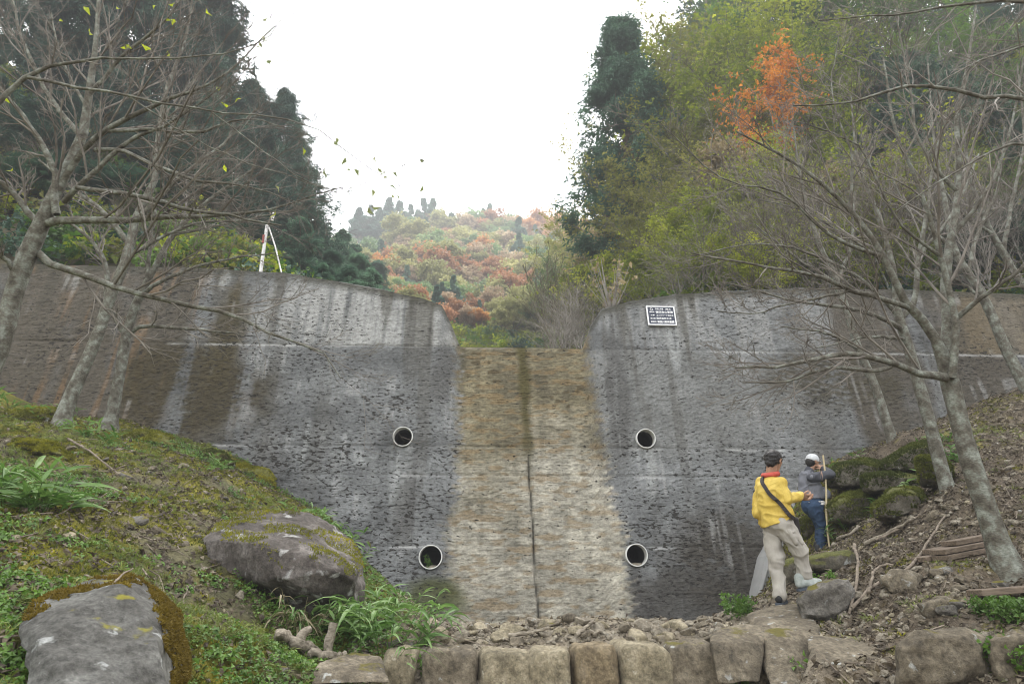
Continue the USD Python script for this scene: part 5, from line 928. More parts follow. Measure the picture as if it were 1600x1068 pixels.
def cjk(text, height):
    from PIL import Image, ImageDraw, ImageFont
    from shapely import box as sbox, union_all, affinity
    try:
        fs = [p for p in glob.glob('/opt/blender-*/*/datafiles/fonts/*') if 'CJK' in p]
        font = ImageFont.truetype(fs[0], 64)
    except Exception:
        return meshkit.text_mesh(text if text.isascii() else '-' * len(text), height * 0.8)
    x0, y0, x1, y1 = font.getbbox(text, anchor='ls'); im = Image.new('L', (x1 - x0 + 8, y1 - y0 + 8)); ImageDraw.Draw(im).text((4 - x0, 4 - y0), text, 255, font, anchor='ls', stroke_width=1)
    on = np.pad(np.asarray(im) > 110, ((0, 0), (1, 1))).astype(np.int8); rows, st = np.nonzero(np.diff(on, axis=1) == 1); en = np.nonzero(np.diff(on, axis=1) == -1)[1]
    sh = union_all(sbox(st, -rows - 1, en, -rows)).simplify(0.7); s = height / 60.0; sh = affinity.affine_transform(sh, [s, 0, 0, s, 0, 0])
    return trimesh.util.concatenate([trimesh.creation.extrude_polygon(g, 0.003, engine='earcut') for g in getattr(sh, 'geoms', [sh])])
def letter(text, x, y, w, h):
    m = cjk(text, h); b = m.bounds; m.apply_translation(-b[0]); s = [w / np.ptp(b[:, 0]), h / np.ptp(b[:, 1]), 1]; m.apply_scale(s); m.apply_translation([x * wd - wd / 2, ht / 2 - y * ht - h, 0.016])
    part('lettering', on_plate(m, 0.06), M_white, t)
rh = ht * 0.1
letter('平成九年度', 0.3, 0.1, wd * 0.3, rh * 0.8); letter('施工', 0.68, 0.1, wd * 0.2, rh * 0.8)
letter('事業名', 0.09, 0.27, wd * 0.17, rh * 0.7); letter('復旧治山事業', 0.31, 0.25, wd * 0.62, rh * 1.15)
letter('工事', 0.12, 0.44, wd * 0.14, rh * 0.7); letter('コンクリート谷止工', 0.33, 0.42, wd * 0.6, rh * 1.1)
letter('施工者', 0.1, 0.61, wd * 0.18, rh * 0.75); letter('株式会社土木', 0.31, 0.59, wd * 0.54, rh * 1.1)
letter('事務所', 0.1, 0.79, wd * 0.2, rh * 0.75); letter('神奈川県林業課', 0.33, 0.76, wd * 0.6, rh * 1.3)
an = np.linspace(0.5, 5.6, 14); cq = stack(np.cos(an) * 0.026, np.sin(an) * 0.03, 0 * an) + [-wd / 2 + wd * 0.17, ht / 2 - ht * 0.155, 0.018]
cv, cf_ = tubes(cq[None], np.full((1, 14), 0.006), 5); cq2 = np.array([[0.02, .02, 0], [.026, -.03, 0], [.04, -.03, 0]]) + [-wd / 2 + wd * 0.17, ht / 2 - ht * 0.155, 0.018]
part('emblem', on_plate(cat_meshes([(cv, cf_), tubes(cq2[None], np.full((1, 3), 0.006), 5)]), 0.06), M_white, t)
M_post = simple('bleached_post', (0.4, 0.39, 0.38), 0.8, col2=(0.66, 0.65, 0.64), scale=9.0, bump=0.3, dist=0.01, stretch=(3, 3, 0.7))
M_red = simple('faded_red_tape', (0.25, 0.07, 0.06), 0.8)
b = P(407, 426, 14.9); b[2] -= 0.15; tp = P(417, 352, 14.9); t = Thing('survey_post', 'bleached white post with a thin brace standing on the left wing of the dam', 'post', b)
part('post', tubes(np.array([[b, b * .6 + tp * .4, tp]]), np.array([[.042, .04, .038]]), 10, cap=True), M_post, t, smooth=50)
part('brace', tubes(np.array([[P(443, 426, 14.7) - [0, 0, .15], P(430, 385, 14.8), P(420, 355, 14.88)]]), np.full((1, 3), .018), 8, cap=True), M_post, t, smooth=50)
part('cap', tubes(np.array([[P(425, 345, 14.9), P(428, 331, 14.9)]]), np.full((1, 2), .035), 8, cap=True), M_post, t, smooth=50)
part('bracket', tubes(np.array([[tp - [0, 0, .05], P(424, 336, 14.9), P(416, 322, 14.9)]]), np.full((1, 3), .016), 6, cap=True), M_stick, t, smooth=50)
part('tape', tubes(np.array([[b * .35 + tp * .65 + [-.03, -.035, 0], b * .2 + tp * .8 + [-.03, -.035, 0]]]), np.full((1, 2), .03), 8, cap=True), M_red, t, smooth=50)

# ------------------------------------------------------------------ bamboo grass, weeds
def blades(rng, base, dirs, L, width, droop, K=4):
    n = len(base); dirs = unit(dirs); sd = unit(np.cross(dirs, rng.normal(size=(n, 3)) * 0.4 + np.array([0, 0, 1.0]))); L = np.broadcast_to(L, (n,))
    s = np.linspace(0, 1, K); wv = np.interp(s, [0, .25, .6, 1], [.25, 1, .8, 0.03])
    c = base[:, None] + dirs[:, None] * (L[:, None, None] * s[None, :, None]) + np.array([0, 0, -1]) * (droop * L[:, None, None] * s[None, :, None] ** 2)
    off = sd[:, None] * (width * L[:, None, None] * wv[None, :, None] / 2); nrm = unit(np.cross(sd, dirs))[:, None] * (width * L[:, None, None] * wv[None, :, None] * 0.15)
    v = np.stack([c + off + nrm, c, c - off + nrm], 2).reshape(-1, 3)
    k = np.arange(K - 1)[:, None] * 3; q = np.vstack([np.hstack([k + a, k + a + 1, k + a + 4, k + a + 3]) for a in (0, 1)])
    f = (q[None] + (np.arange(n) * K * 3)[:, None, None]).reshape(-1, 4)
    return v, np.vstack([f[:, [0, 1, 2]], f[:, [0, 2, 3]]])
def sasa(lab, px, py, n=14, h=0.4, leafL=0.2, mat=None, seed=0, single_leaves=False, spread=0.25, dry=False, name='bamboo_grass', width=0.15, droop=0.35, loc=None, group=None, p=None):
    rng = np.random.default_rng(seed + 500); p = G(px, py) if p is None else p; t = Thing(name, lab, 'bamboo grass' if name == 'bamboo_grass' else 'plant', p, group)
    a = rng.random(n) * 6.28; r = spread * np.sqrt(rng.random(n)); b0 = p + stack(np.cos(a) * r, np.sin(a) * r, 0 * a - 0.02)
    for i in range(n): b0[i, 2] = gz(b0[i, 0], b0[i, 1]) - 0.02 if loc is None else p[2]
    lean = stack(np.cos(a) * .55, np.sin(a) * .55, 1 + 0 * a) + rng.normal(size=(n, 3)) * .22
    s = np.linspace(0, 1, 5)[None, :, None]; H = h * rng.uniform(.6, 1.15, n); st = b0[:, None] + unit(lean)[:, None] * H[:, None, None] * s + np.array([0, 0, -.12]) * H[:, None, None] * s ** 2
    part('stems', tubes(st, np.full((n, 5), .004) * (1.2 - .5 * s[..., 0]), 4), M_sasa_dry if dry else (mat or M_sasa), t, kind='stuff')
    m = 7; i = np.repeat(np.arange(n), m); tt = rng.integers(1, 5, n * m); base = st[i, tt]
    az = rng.random(n * m) * 6.28; d = stack(np.cos(az), np.sin(az), rng.uniform(-.15, .75, n * m)) + np.repeat(unit(lean), m, 0) * .4
    L = leafL * rng.uniform(.6, 1.25, n * m)
    mt = mat or M_sasa
    if single_leaves:
        for k in range(len(base)): part('leaf', blades(rng, base[k:k + 1], d[k:k + 1], L[k:k + 1], width, droop, 5), M_sasa_dry if dry and k % 3 else mt, t)
    else:
        k = rng.random(len(base)) < (0.6 if dry else 0.08)
        part('leaves', blades(rng, base[~k], d[~k], L[~k], width, droop, 5), mt, t, kind='stuff')
        if k.any(): part('dry_leaves', blades(rng, base[k], d[k], L[k], width, droop, 5), M_sasa_dry, t, kind='stuff')
sasa('big bamboo grass clump with broad leaves at the left edge of the picture', 45, 795, 28, 0.42, 0.34, seed=1, single_leaves=True, spread=0.34, width=0.13)
sasa('bamboo grass at the left edge above the big clump', -40, 770, 14, 0.5, 0.22, seed=2, spread=0.3)
for k, (a, b_, n, h, L, lab) in enumerate([(118, 680, 9, .3, .22, 'small bamboo grass tuft at the foot of the leaning slim tree'), (160, 690, 7, .22, .2, 'flat bamboo grass tuft right of the leaning slim tree'), (322, 730, 8, .3, .2, 'bright bamboo grass sprig on the left bank edge'), (15, 640, 10, .3, .2, 'bamboo grass by the dam at the far left'), (70, 655, 8, .25, .2, 'bamboo grass among the moss below the far left of the dam'),
        (470, 822, 16, .4, .2, 'leafy bamboo grass behind the huge boulder'), (515, 838, 16, .4, .2, 'leafy bamboo grass against the dam above the huge boulder'), (545, 880, 12, .35, .2, 'bright grass between the huge boulder and the dam'),
        (1345, 815, 12, .3, .2, 'bamboo grass behind the bamboo pole'), (1320, 830, 10, .3, .18, 'bamboo grass at the knees of the person in the grey jacket'), (1410, 762, 10, .26, .24, 'bamboo grass hanging over the dark mossy stone'), (1440, 735, 9, .26, .22, 'bamboo grass above the hollow in the mossy stones'), (1488, 728, 12, .34, .2, 'bamboo grass between the two right hand trunks'), (1462, 700, 9, .28, .2, 'bamboo grass on top of the mossy pile'),
        (1552, 608, 12, .34, .2, 'bright bamboo grass by the pale tree at the right end of the dam'), (1270, 800, 10, .3, .18, 'bamboo grass behind the legs of the person in the grey jacket'), (1325, 728, 6, .25, .16, 'small green sprig on the ledge right of the grey cap'), (110, 650, 8, .25, .2, 'bamboo grass behind the leaning slim tree')]):
    sasa(lab, a, b_, n, h, L, seed=10 + k)
sasa('large silvery bamboo grass clump beside the lowest drain, right of the huge boulder', 600, 1000, 34, 0.5, 0.34, seed=40, spread=0.36, width=0.1, droop=0.6, single_leaves=True)
sasa('bamboo grass at the dam foot behind the silvery clump', 590, 965, 14, 0.4, 0.22, seed=41, spread=0.3, width=0.1)
sasa('withered bamboo grass hanging in front of the huge boulder', 470, 985, 16, 0.4, 0.2, seed=42, dry=True, spread=0.16, width=0.11, droop=0.9)
sasa('pale bamboo grass right below the overhang of the huge boulder', 530, 990, 12, 0.34, 0.24, seed=43, dry=False, spread=0.18, width=0.12)
def weed(lab, px, py, n, h, seed, leafL=0.05, spread=0.16, group=None, p=None):
    rng = np.random.default_rng(seed); p = G(px, py) if p is None else p; t = Thing('leafy_weed', lab, 'plant', p, group)
    a = rng.random(n) * 6.28; r = spread * np.sqrt(rng.random(n)); b0 = p + stack(np.cos(a) * r, np.sin(a) * r, 0 * a - .02)
    s = np.linspace(0, 1, 4)[None, :, None]; st = b0[:, None] + unit(stack(np.cos(a) * .3, np.sin(a) * .3, 1 + 0 * a))[:, None] * (h * rng.uniform(.5, 1.1, n))[:, None, None] * s
    part('stems', tubes(st, np.full((n, 4), .0025), 3), M_clover, t, kind='stuff')
    c = np.repeat(st.reshape(-1, 3), 4, 0) + rng.normal(size=(n * 16, 3)) * .015
    part('leaves', leaves(rng, c, leafL, .55, .8), M_clover, t, kind='stuff')
for k, (a, b_, n, h, lab) in enumerate([(1150, 958, 30, .2, 'bright green weed at the foot of the concrete slab'), (1590, 965, 40, .16, 'bright green weed patch at the right edge below the dark board'), (1560, 955, 22, .12, 'small green weed left of the patch at the right edge'), (1592, 1040, 34, .16, 'bright green weed in the lower right corner'), (1555, 1010, 16, .1, 'dull weed near the lower right corner'), (1243, 1050, 24, .14, 'green weed in the gap between the two brown rocks'), (1140, 1060, 10, .1, 'tiny weed right of the last squared sill stone'), (640, 1050, 14, .14, 'light green weed between the left end sill stones'), (880, 1060, 5, .08, 'tiny weed in the joint of the tan sill stones'), (1080, 1062, 6, .06, 'tiny weed at the foot of the lichen spotted sill stone'), (1295, 905, 14, .1, 'green weed on the mossy stone between the two people')]):
    weed(lab, a, b_, n, h, 600 + k)
weed('little weed growing out of the lowest left drain', 0, 0, 3, 0.2, 650, 0.06, 0.04, p=np.array([pw[2][0][0] - .02, pw[2][0][1] + .0, pw[2][0][2] - 0.15]))

# ------------------------------------------------------------------ what nobody could count
def scatter(name, label, cat, protos, pos, scale, tilt_to=None, seed=0, flat=0.0):
    """kind = stuff: one PointInstancer of a few small meshes."""
    rng = np.random.default_rng(seed); path = numbered('/World', name); pi = UsdGeom.PointInstancer.Define(stage, path)
    meta(pi.GetPrim(), label, cat, None, 'stuff')
    for k, (m, mat) in enumerate(protos):
        usdkit.mesh(stage, f'{path}/{name}_kind_{"abcdefgh"[k]}', m, mat); pi.GetPrototypesRel().AddTarget(f'{path}/{name}_kind_{"abcdefgh"[k]}')
    n = len(pos); pi.CreateProtoIndicesAttr(Vt.IntArray.FromNumpy(rng.integers(0, len(protos), n).astype(np.int32)))
    pi.CreatePositionsAttr(Vt.Vec3fArray.FromNumpy(pos.astype(np.float32)))
    a = rng.random(n) * 2 * np.pi; qz = stack(np.cos(a / 2), 0 * a, 0 * a, np.sin(a / 2))
    if tilt_to is None: tilt_to = np.tile([0, 0, 1.0], (n, 1))
    tn = unit(tilt_to + rng.normal(size=(n, 3)) * flat); ax = np.cross([0, 0, 1.0], tn); q2 = unit(np.hstack([1 + tn[:, 2:3], ax]))
    w1, x1, y1, z1 = q2.T; w2, x2, y2, z2 = qz.T
    q = stack(w1 * w2 - x1 * x2 - y1 * y2 - z1 * z2, w1 * x2 + x1 * w2 + y1 * z2 - z1 * y2, w1 * y2 - x1 * z2 + y1 * w2 + z1 * x2, w1 * z2 + x1 * y2 - y1 * x2 + z1 * w2)
    pi.CreateOrientationsAttr(Vt.QuathArray([Gf.Quath(float(r[0]), float(r[1]), float(r[2]), float(r[3])) for r in q]))
    pi.CreateScalesAttr(Vt.Vec3fArray.FromNumpy((np.ones((n, 3)) * np.reshape(scale, (n, -1))).astype(np.float32)))
def sample_ground(n, seed, dens):
    """Points of the ground before the dam where a random draw falls under dens(points, px, py)."""
    rng = np.random.default_rng(seed); y = 3.4 + 10.7 * rng.random(n) ** 1.25; x = rng.uniform(-8.5, 10.8, n); z = ground_z(x, y); p = stack(x, y, z); px, py = proj(p)
    k = (px > -150) & (px < 1750) & (py > 500) & (py < 1180) & (y < wall_y(z) - 0.03); p, px, py = p[k], px[k], py[k]
    k = rng.random(len(p)) < dens(p, px, py); p = p[k]; e = 0.06
    nx = (ground_z(p[:, 0] - e, p[:, 1]) - ground_z(p[:, 0] + e, p[:, 1])) / (2 * e); ny = (ground_z(p[:, 0], p[:, 1] - e) - ground_z(p[:, 0], p[:, 1] + e)) / (2 * e)
    return p, unit(stack(nx, ny, np.ones(len(p)))), rng
def F(p, s, seed, o=3): return fbm(stack(p[:, 0] * s, p[:, 1] * s, 0 * p[:, 0]), o, seed)
def tuft(seed, n, L, w, spread, droop=.4, up=1.0):
    rng = np.random.default_rng(seed); a = rng.random(n) * 6.28; b = stack(np.cos(a), np.sin(a), 0 * a) * spread * rng.random((n, 1))
    return blades(rng, b, stack(np.cos(a) * .7, np.sin(a) * .7, up + 0 * a) + rng.normal(size=(n, 3)) * .25, L * rng.uniform(.5, 1.2, n), w, droop, 3)
def rosette(seed, n, L, h):
    rng = np.random.default_rng(seed); a = rng.random(n) * 6.28; c = stack(np.cos(a) * .03, np.sin(a) * .03, rng.uniform(.3, 1, n) * h)
    return leaves(rng, c, L, .75, 1.5, dirs=stack(np.cos(a), np.sin(a), rng.uniform(-.2, .4, n)))
lm = lambda p: left_mask(p[:, 0], p[:, 1]); rm = lambda p: right_mask(p[:, 0], p[:, 1])
p, nn, rg = sample_ground(150000, 1, lambda p, px, py: np.clip(moss_amount(p) * 0.85, 0, 1))
scatter('moss', 'yellow green moss covering the banks', 'moss', [(tuft(k, 9, .035, .3, .025, .2), m) for k, m in enumerate([M_mossfuzz, M_mossfuzz, M_mossdeep])], p, rg.uniform(.6, 1.3, len(p)), nn, 1)
p, nn, rg = sample_ground(60000, 2, lambda p, px, py: lm(p) * smoothstep(F(p, .9, 91) + .16 * smoothstep(py, 760, 1000) - .12 * smoothstep(-py, -800, -650) + .3 * (F(p, 4, 97) - .5), .5, .7) * .8)
scatter('ground_leaves', 'small bright green ground leaves on the lower left bank', 'ground cover', [(rosette(k, 9, .03, .05), M_clover) for k in range(4)], p, rg.uniform(.6, 1.5, len(p)), nn * .6 + [0, 0, .5], 2)
p, nn, rg = sample_ground(90000, 3, lambda p, px, py: np.clip(lm(p) * smoothstep(F(p, 1.3, 92), .46, .64) * .6 + rm(p) * smoothstep(F(p, 1.3, 93), .6, .7) * .2, 0, 1))
scatter('grass', 'short grass tufts on the banks', 'grass', [(tuft(20 + k, 12, .13, .06, .03, .5), M_grass) for k in range(4)], p, rg.uniform(.5, 1.4, len(p)), nn * .4 + [0, 0, .6], 3)
p, nn, rg = sample_ground(110000, 4, lambda p, px, py: np.clip(.6 * lm(p) * smoothstep(F(p, 1.1, 94), .3, .6) + .75 * rm(p) + .25, 0, 1))
lf = [(leaves(np.random.default_rng(k), np.zeros((1, 3)), .055, .55, 5, bend=.3), M_litter) for k in range(5)]
scatter('leaf_litter', 'brown fallen leaves strewn over the banks', 'fallen leaves', lf, p + nn * .012, rg.uniform(.6, 1.5, len(p)), nn, 4, flat=.45)
p, nn, rg = sample_ground(130000, 5, lambda p, px, py: np.clip(.5 * rm(p) * smoothstep(F(p, 1.2, 95) + .12 * smoothstep(py, 850, 960), .38, .56) + .95 * (1 - lm(p)) * (1 - rm(p)) + .06 * lm(p), 0, 1))
peb = [(lambda m: (m[0], m[1]))(rock(700 + k, (1, .8, .5), (0, 0, .15), n=1, amp=.2)) for k in range(6)]
scatter('gravel', 'small stones and gravel of the slopes and the stream bed', 'gravel', [(m, [M_rubble, M_rubble, M_block_dark, M_block][k % 4]) for k, m in enumerate(peb)], p, np.exp(rg.normal(size=len(p)) * .55) * .0165, nn, 5, flat=.3)
tw = [(tubes(spline(np.random.default_rng(k).normal(size=(4, 3)) * [.02, .02, .008] + np.linspace(-1, 1, 4)[:, None] * [.14, 0, 0], 6)[None], np.full((1, 6), .004), 4), M_stick) for k in range(4)]
p, nn, rg = sample_ground(9000, 6, lambda p, px, py: .35 * np.maximum(rm(p), .5))
scatter('twig_litter', 'small dead twigs lying on the ground', 'twigs', tw, p + nn * .012, rg.uniform(.5, 1.6, len(p)), nn, 6)

# undergrowth that greens the slopes behind
def hill_points(n, seed, x0, x1, y0, y1, keep):
    rng = np.random.default_rng(seed); x, y = rng.uniform(x0, x1, n), rng.uniform(y0, y1, n); k = rng.random(n) < keep(x, y); x, y = x[k], y[k]; return stack(x, y, hill_z(x, y)), rng
def bushlet(seed, n, L):
    rng = np.random.default_rng(seed); c = unit(rng.normal(size=(n, 3))) * rng.random((n, 1)) ** .5 * [.5, .5, .4] + [0, 0, .35]; return leaves(rng, c, L, .6, .9)
p, rg = hill_points(9000, 8, -30, 34, 16.2, 60, lambda x, y: np.clip(1.2 - y / 60, .1, 1) * (np.abs(x - .9) > np.where(y < 33, 4.0, 0)))
scatter('undergrowth', 'mixed undergrowth between the trees of the hillsides', 'undergrowth', [(bushlet(k, 110, .16), m) for k, m in enumerate([M_green, M_olive, M_cedar_dark, M_yellowgreen, M_green])], p, rg.uniform(.6, 1.5, len(p)), None, 8)
p, rg = hill_points(7000, 9, -70, 40, 58, 165, lambda x, y: 1.0 + 0 * x)
scatter('far_undergrowth', 'scrub closing the ground between the far hillside trees', 'undergrowth', [(bushlet(20 + k, 90, .26), m) for k, m in enumerate([M_far_olive, M_far_green, M_far_tan, M_far_green, M_far_conifer])], p, rg.uniform(1.6, 3.2, len(p)), None, 9)
# ------------------------------------------------------------------ people
def ball(c, r): return manifold3d.Manifold.sphere(r, 20).translate([float(x) for x in c])
def flesh(bones, res=0.022, it=8):
    """bones: chains of (point, radius); neighbours are hulled, all joined, refined and smoothed into one continuous body."""
    ms = []
    for ch in bones:
        bs = [ball(c, r) for c, r in ch]
        ms += [manifold3d.Manifold.batch_hull([a, b]) for a, b in zip(bs, bs[1:])] if len(bs) > 1 else bs
    m = manifold3d.Manifold.batch_boolean(ms, manifold3d.OpType.Add).refine_to_length(res); v, f = vf(m)
    tm = trimesh.Trimesh(v, f, process=True); trimesh.smoothing.filter_taubin(tm, iterations=it); return tm
def slab_hull(*balls): return [[(c, r) for c, r in balls]]
def wrinkle(tm, amp, seed, s=14, stretch=(1, 1, 1)):
    m = tm.subdivide() if len(tm.faces) < 60000 else tm; tm = m
    v = np.array(tm.vertices); n = np.array(tm.vertex_normals); w_ = v + (fbm(v * 4, 2, seed + 3)[:, None] - .5) * .25; d = (.25 - np.abs(fbm(w_ * s * np.array(stretch), 2, seed) - .5) * 2.6) * amp + (fbm(v * 5, 2, seed + 1) - .5) * amp * 1.5
    return v + n * d[:, None], np.array(tm.faces)
def hand(wrist, tip_dir, palm_n, s=1.0, curl=0.5):
    """Palm, four bent fingers of unequal length and a thumb off its side; palm_n is the way the palm faces."""
    f = unit(np.asarray(tip_dir, float)); n = unit(np.asarray(palm_n, float) - f * np.dot(palm_n, f)); sd = np.cross(n, f); w = np.asarray(wrist, float)
    ch = [[(w, .026 * s), (w + f * .05 * s, .024 * s)]]
    for k, (o, L) in enumerate(((-.03, .07), (-.01, .08), (.01, .075), (.03, .058))):
        b = w + f * .085 * s + sd * o * s; ch.append([(w + f * .03 * s + sd * o * .6 * s, .017 * s), (b, .0125 * s)])
        p = b; a = 0.15; cc = [(b, .0105 * s)]
        for j in range(3):
            a += curl; p = p + (f * math.cos(a) + n * math.sin(a)) * L * s * (.42, .32, .26)[j]; cc.append((p, (.0095, .0088, .0075)[j] * s))
        ch.append(cc)
    b = w + f * .025 * s - sd * .022 * s; q = b + (f * .5 - sd * .6 + n * .35) * .045 * s
    ch.append([(b, .016 * s), (q, .0115 * s), (q + (f * .8 - sd * .1 + n * .5) * .03 * s, .0095 * s), (q + (f * .75 + n * .55) * .052 * s, .008 * s)])
    return ch
M_skin = simple('skin', (0.27, 0.155, 0.1), 0.6, col2=(0.35, 0.21, 0.14), scale=12, bump=0.05)
M_hair = simple('black_hair', (0.008, 0.007, 0.007), 0.5, col2=(0.022, 0.019, 0.017), scale=60, bump=0.8, dist=0.01, stretch=(1, 1, .3))
M_yellow = simple('yellow_jacket', (0.46, 0.32, 0.05), 0.7, col2=(0.58, 0.43, 0.1), scale=7, bump=0.5, dist=0.02)
M_red2 = simple('red_collar', (0.36, 0.05, 0.04), 0.8, col2=(0.5, 0.1, 0.07), scale=20)
M_khaki = simple('pale_khaki_trousers', (0.27, 0.25, 0.22), 0.85, col2=(0.37, 0.35, 0.31), scale=7, bump=0.3, dist=0.01)
M_strap = simple('dark_strap', (0.02, 0.016, 0.016), 0.6)
M_shoe_l = simple('grey_green_shoe', (0.2, 0.23, 0.21), 0.7, col2=(0.36, 0.38, 0.36), scale=18)
M_shoe_d = simple('black_shoe', (0.015, 0.015, 0.016), 0.5)
M_sole = simple('shoe_sole', (0.05, 0.06, 0.075), 0.8)
M_greyj = simple('grey_jacket', (0.1, 0.103, 0.118), 0.75, col2=(0.155, 0.16, 0.18), scale=8, bump=0.25, dist=0.01)
M_greyj2 = simple('dark_grey_yoke', (0.035, 0.037, 0.046), 0.75, col2=(0.065, 0.068, 0.08), scale=8, bump=0.25, dist=0.01)
M_cap = simple('pale_cap', (0.4, 0.41, 0.42), 0.8, col2=(0.52, 0.53, 0.54), scale=20)
M_navy = simple('navy_trousers', (0.012, 0.028, 0.06), 0.8, col2=(0.026, 0.052, 0.1), scale=9, bump=0.3, dist=0.01)
M_shirt = simple('white_shirt', (0.6, 0.58, 0.55), 0.8)
M_eye = simple('eye_dark', (0.02, 0.015, 0.012), 0.3)
M_bamboo = simple('dry_bamboo', (0.3, 0.24, 0.14), 0.6, col2=(0.45, 0.38, 0.24), scale=9, bump=0.15, stretch=(1, 1, .4))

def head(c, fwd, up, s=1.0):
    """Bones of a head whose middle is c: skull, jaw, nose, ears; and where the eyes go."""
    r = np.cross(fwd, up); s_ = s
    ch = [[(c + up * .025 * s - fwd * .02 * s, .088 * s), (c + up * .02 * s + fwd * .018 * s, .082 * s)], [(c + fwd * .02 * s + up * .01 * s, .078 * s), (c + fwd * .055 * s - up * .075 * s, .042 * s)],
          [(c + fwd * .092 * s + up * .005 * s, .012 * s), (c + fwd * .108 * s - up * .03 * s, .014 * s)], [(c + fwd * .085 * s - up * .062 * s + r * .018 * s, .01 * s), (c + fwd * .085 * s - up * .062 * s - r * .018 * s, .01 * s)]]
    for k in (-1, 1): ch.append([(c + r * k * .083 * s + up * .015 * s - fwd * .01 * s, .017 * s), (c + r * k * .082 * s - up * .02 * s - fwd * .005 * s, .012 * s)])
    eyes = [c + fwd * .083 * s + r * k * .032 * s + up * .008 * s for k in (-1, 1)]
    return ch, eyes
def shoe(t, heel, toe_dir, up, mat, s=1.0, lab=None):
    d = unit(toe_dir); h = np.asarray(heel)
    tm = flesh([[(h + up * .05 * s, .042 * s), (h + d * .1 * s + up * .045 * s, .042 * s), (h + d * .2 * s + up * .028 * s, .034 * s)], [(h + up * .05 * s, .042 * s), (h + up * .1 * s + d * .01 * s, .045 * s)], [(h + d * .1 * s + up * .03 * s, .046 * s), (h + d * .17 * s + up * .025 * s, .042 * s)]], .015, 4)
    v = np.array(tm.vertices); hgt = (v - h) @ up; v = v - np.minimum(hgt - .008, 0)[:, None] * up
    pth = part('shoe', (v, np.array(tm.faces)), mat, t, smooth=True, label=lab)
    so = manifold3d.Manifold.hull_points(np.array([h + d * a + np.cross(up, d) * b + up * c for a, b in ((-.045, .02), (-.045, -.02), (-.02, .04), (-.02, -.04), (.1, .045), (.1, -.045), (.19, .045), (.19, -.045), (.235, .015), (.235, -.015)) for c in (-.016, .012)]) * 1.0)
    part('sole', so, M_sole, t, under=pth)

# the person in the yellow jacket
Y1 = 7.6
def J(px, py, dy=0.0): return P(px, py, Y1 + dy)
fa = math.radians(38); fw1 = np.array([math.cos(fa), math.sin(fa), 0.0]); rt1 = np.array([math.sin(fa), -math.cos(fa), 0.0]); UPZ = np.array([0, 0, 1.0])
t = Thing('person', 'person in a yellow jacket and pale cargo trousers, looking down, one foot on a rock', 'person', J(1225, 942))
hc = J(1209, 721); hf = unit(fw1 * .85 - UPZ * .5); hu = unit(UPZ * .85 + fw1 * .5); hb, ey = head(hc, hf, hu, 0.98)
nk = J(1204, 743); shR, shL = J(1220, 757, -.13), J(1191, 755, .13); ch, wa, hp = J(1204, 772), J(1209, 796), J(1214, 815)
elR, wrR = J(1231, 781, -.17), J(1251, 774, -.02); elL, wrL = J(1212, 786, .24), J(1250, 778, .16)
hR, kR, aR = J(1224, 820, -.07), J(1251, 862, -.06), J(1256, 902, .02); hL, kL, aL = J(1207, 822, .07), J(1213, 880, .06), J(1219, 930, .02)
hand_dir = unit(np.array([1.0, .15, -.12]))
body = flesh(hb + [[(hc - hu * .05 - hf * .015, .056), (nk, .058), (ch, .12), (wa, .11), (hp, .12)], [(shR, .05), (shL, .05)], [(shR, .05), (elR, .038), (wrR, .027)], [(shL, .05), (elL, .038), (wrL, .027)], [(hR, .08), (kR, .052), (aR, .04)], [(hL, .08), (kL, .052), (aL, .04)]]
             + hand(wrR, hand_dir, np.array([0, .6, .8]), 1.0, .45) + hand(wrL, unit(np.array([1, -.2, -.1])), np.array([0, -.4, .9]), 1.0, .4), .011, 6)
part('body', body, M_skin, t, smooth=True)
for e in ey: part('eye', trimesh.creation.icosphere(2, .011).apply_translation(e), M_eye, t, smooth=True)
hair = flesh([[(hc + hu * .03 - hf * .03, .098), (hc + hu * .045 + hf * .012, .084)], [(hc + hu * .02 - hf * .045, .088), (hc - hu * .05 - hf * .052, .06)]], .014, 3)
hv_ = np.array(hair.vertices); hv_ = hv_ + np.array(hair.vertex_normals) * ((fbm(hv_ * 45, 3, 3) - .5) * .035)[:, None]; part('hair', (hv_, np.array(hair.faces)), M_hair, t, smooth=True)
jk = flesh([[(nk - UPZ * .03, .078), (ch + UPZ * .03, .15), (ch, .155), (wa, .16), (hp - UPZ * .0, .168)], [(shR, .076), (ch + UPZ * .02, .145)], [(shL, .076), (ch + UPZ * .02, .145)], [(shR, .076), (shL, .076)], [(shL + UPZ * -.06, .09), (J(1189, 800, .1), .1), (J(1200, 815, .1), .1)], [(shR - UPZ * .06, .08), (J(1225, 806, -.1), .1)],
            [(shR, .076), (elR, .066), (elR * .25 + wrR * .75, .052), (wrR - hand_dir * .02, .046)], [(shL, .076), (elL, .066), (wrL - hand_dir * .02, .046)]], .02, 6)
hem = manifold3d.Manifold(manifold3d.Mesh(np.array(jk.vertices, np.float32), np.array(jk.faces, np.uint32)))
hn = unit(np.cross(J(1238, 806) - J(1193, 823), np.array([0, 1.0, 0]))); hn = hn if hn[2] > 0 else -hn
hem = hem.trim_by_plane(hn.tolist(), float(hn @ J(1215, 816))); v, f = vf(hem); tm = trimesh.Trimesh(v, f, process=True)
part('jacket', wrinkle(tm, .03, 5, 5.5, (1, 1, 1.7)), M_yellow, t, smooth=40)
an = np.linspace(0, 2 * np.pi, 26)[:-1]
rr_ = unit(UPZ - fw1 * .2); e1 = unit(np.cross(rr_, [0, 1, 0])); e2 = np.cross(rr_, e1)
cq = nk + UPZ * .012 + (np.cos(an)[:, None] * e1 + np.sin(an)[:, None] * e2) * .078; cq = np.vstack([cq, cq[:2]])
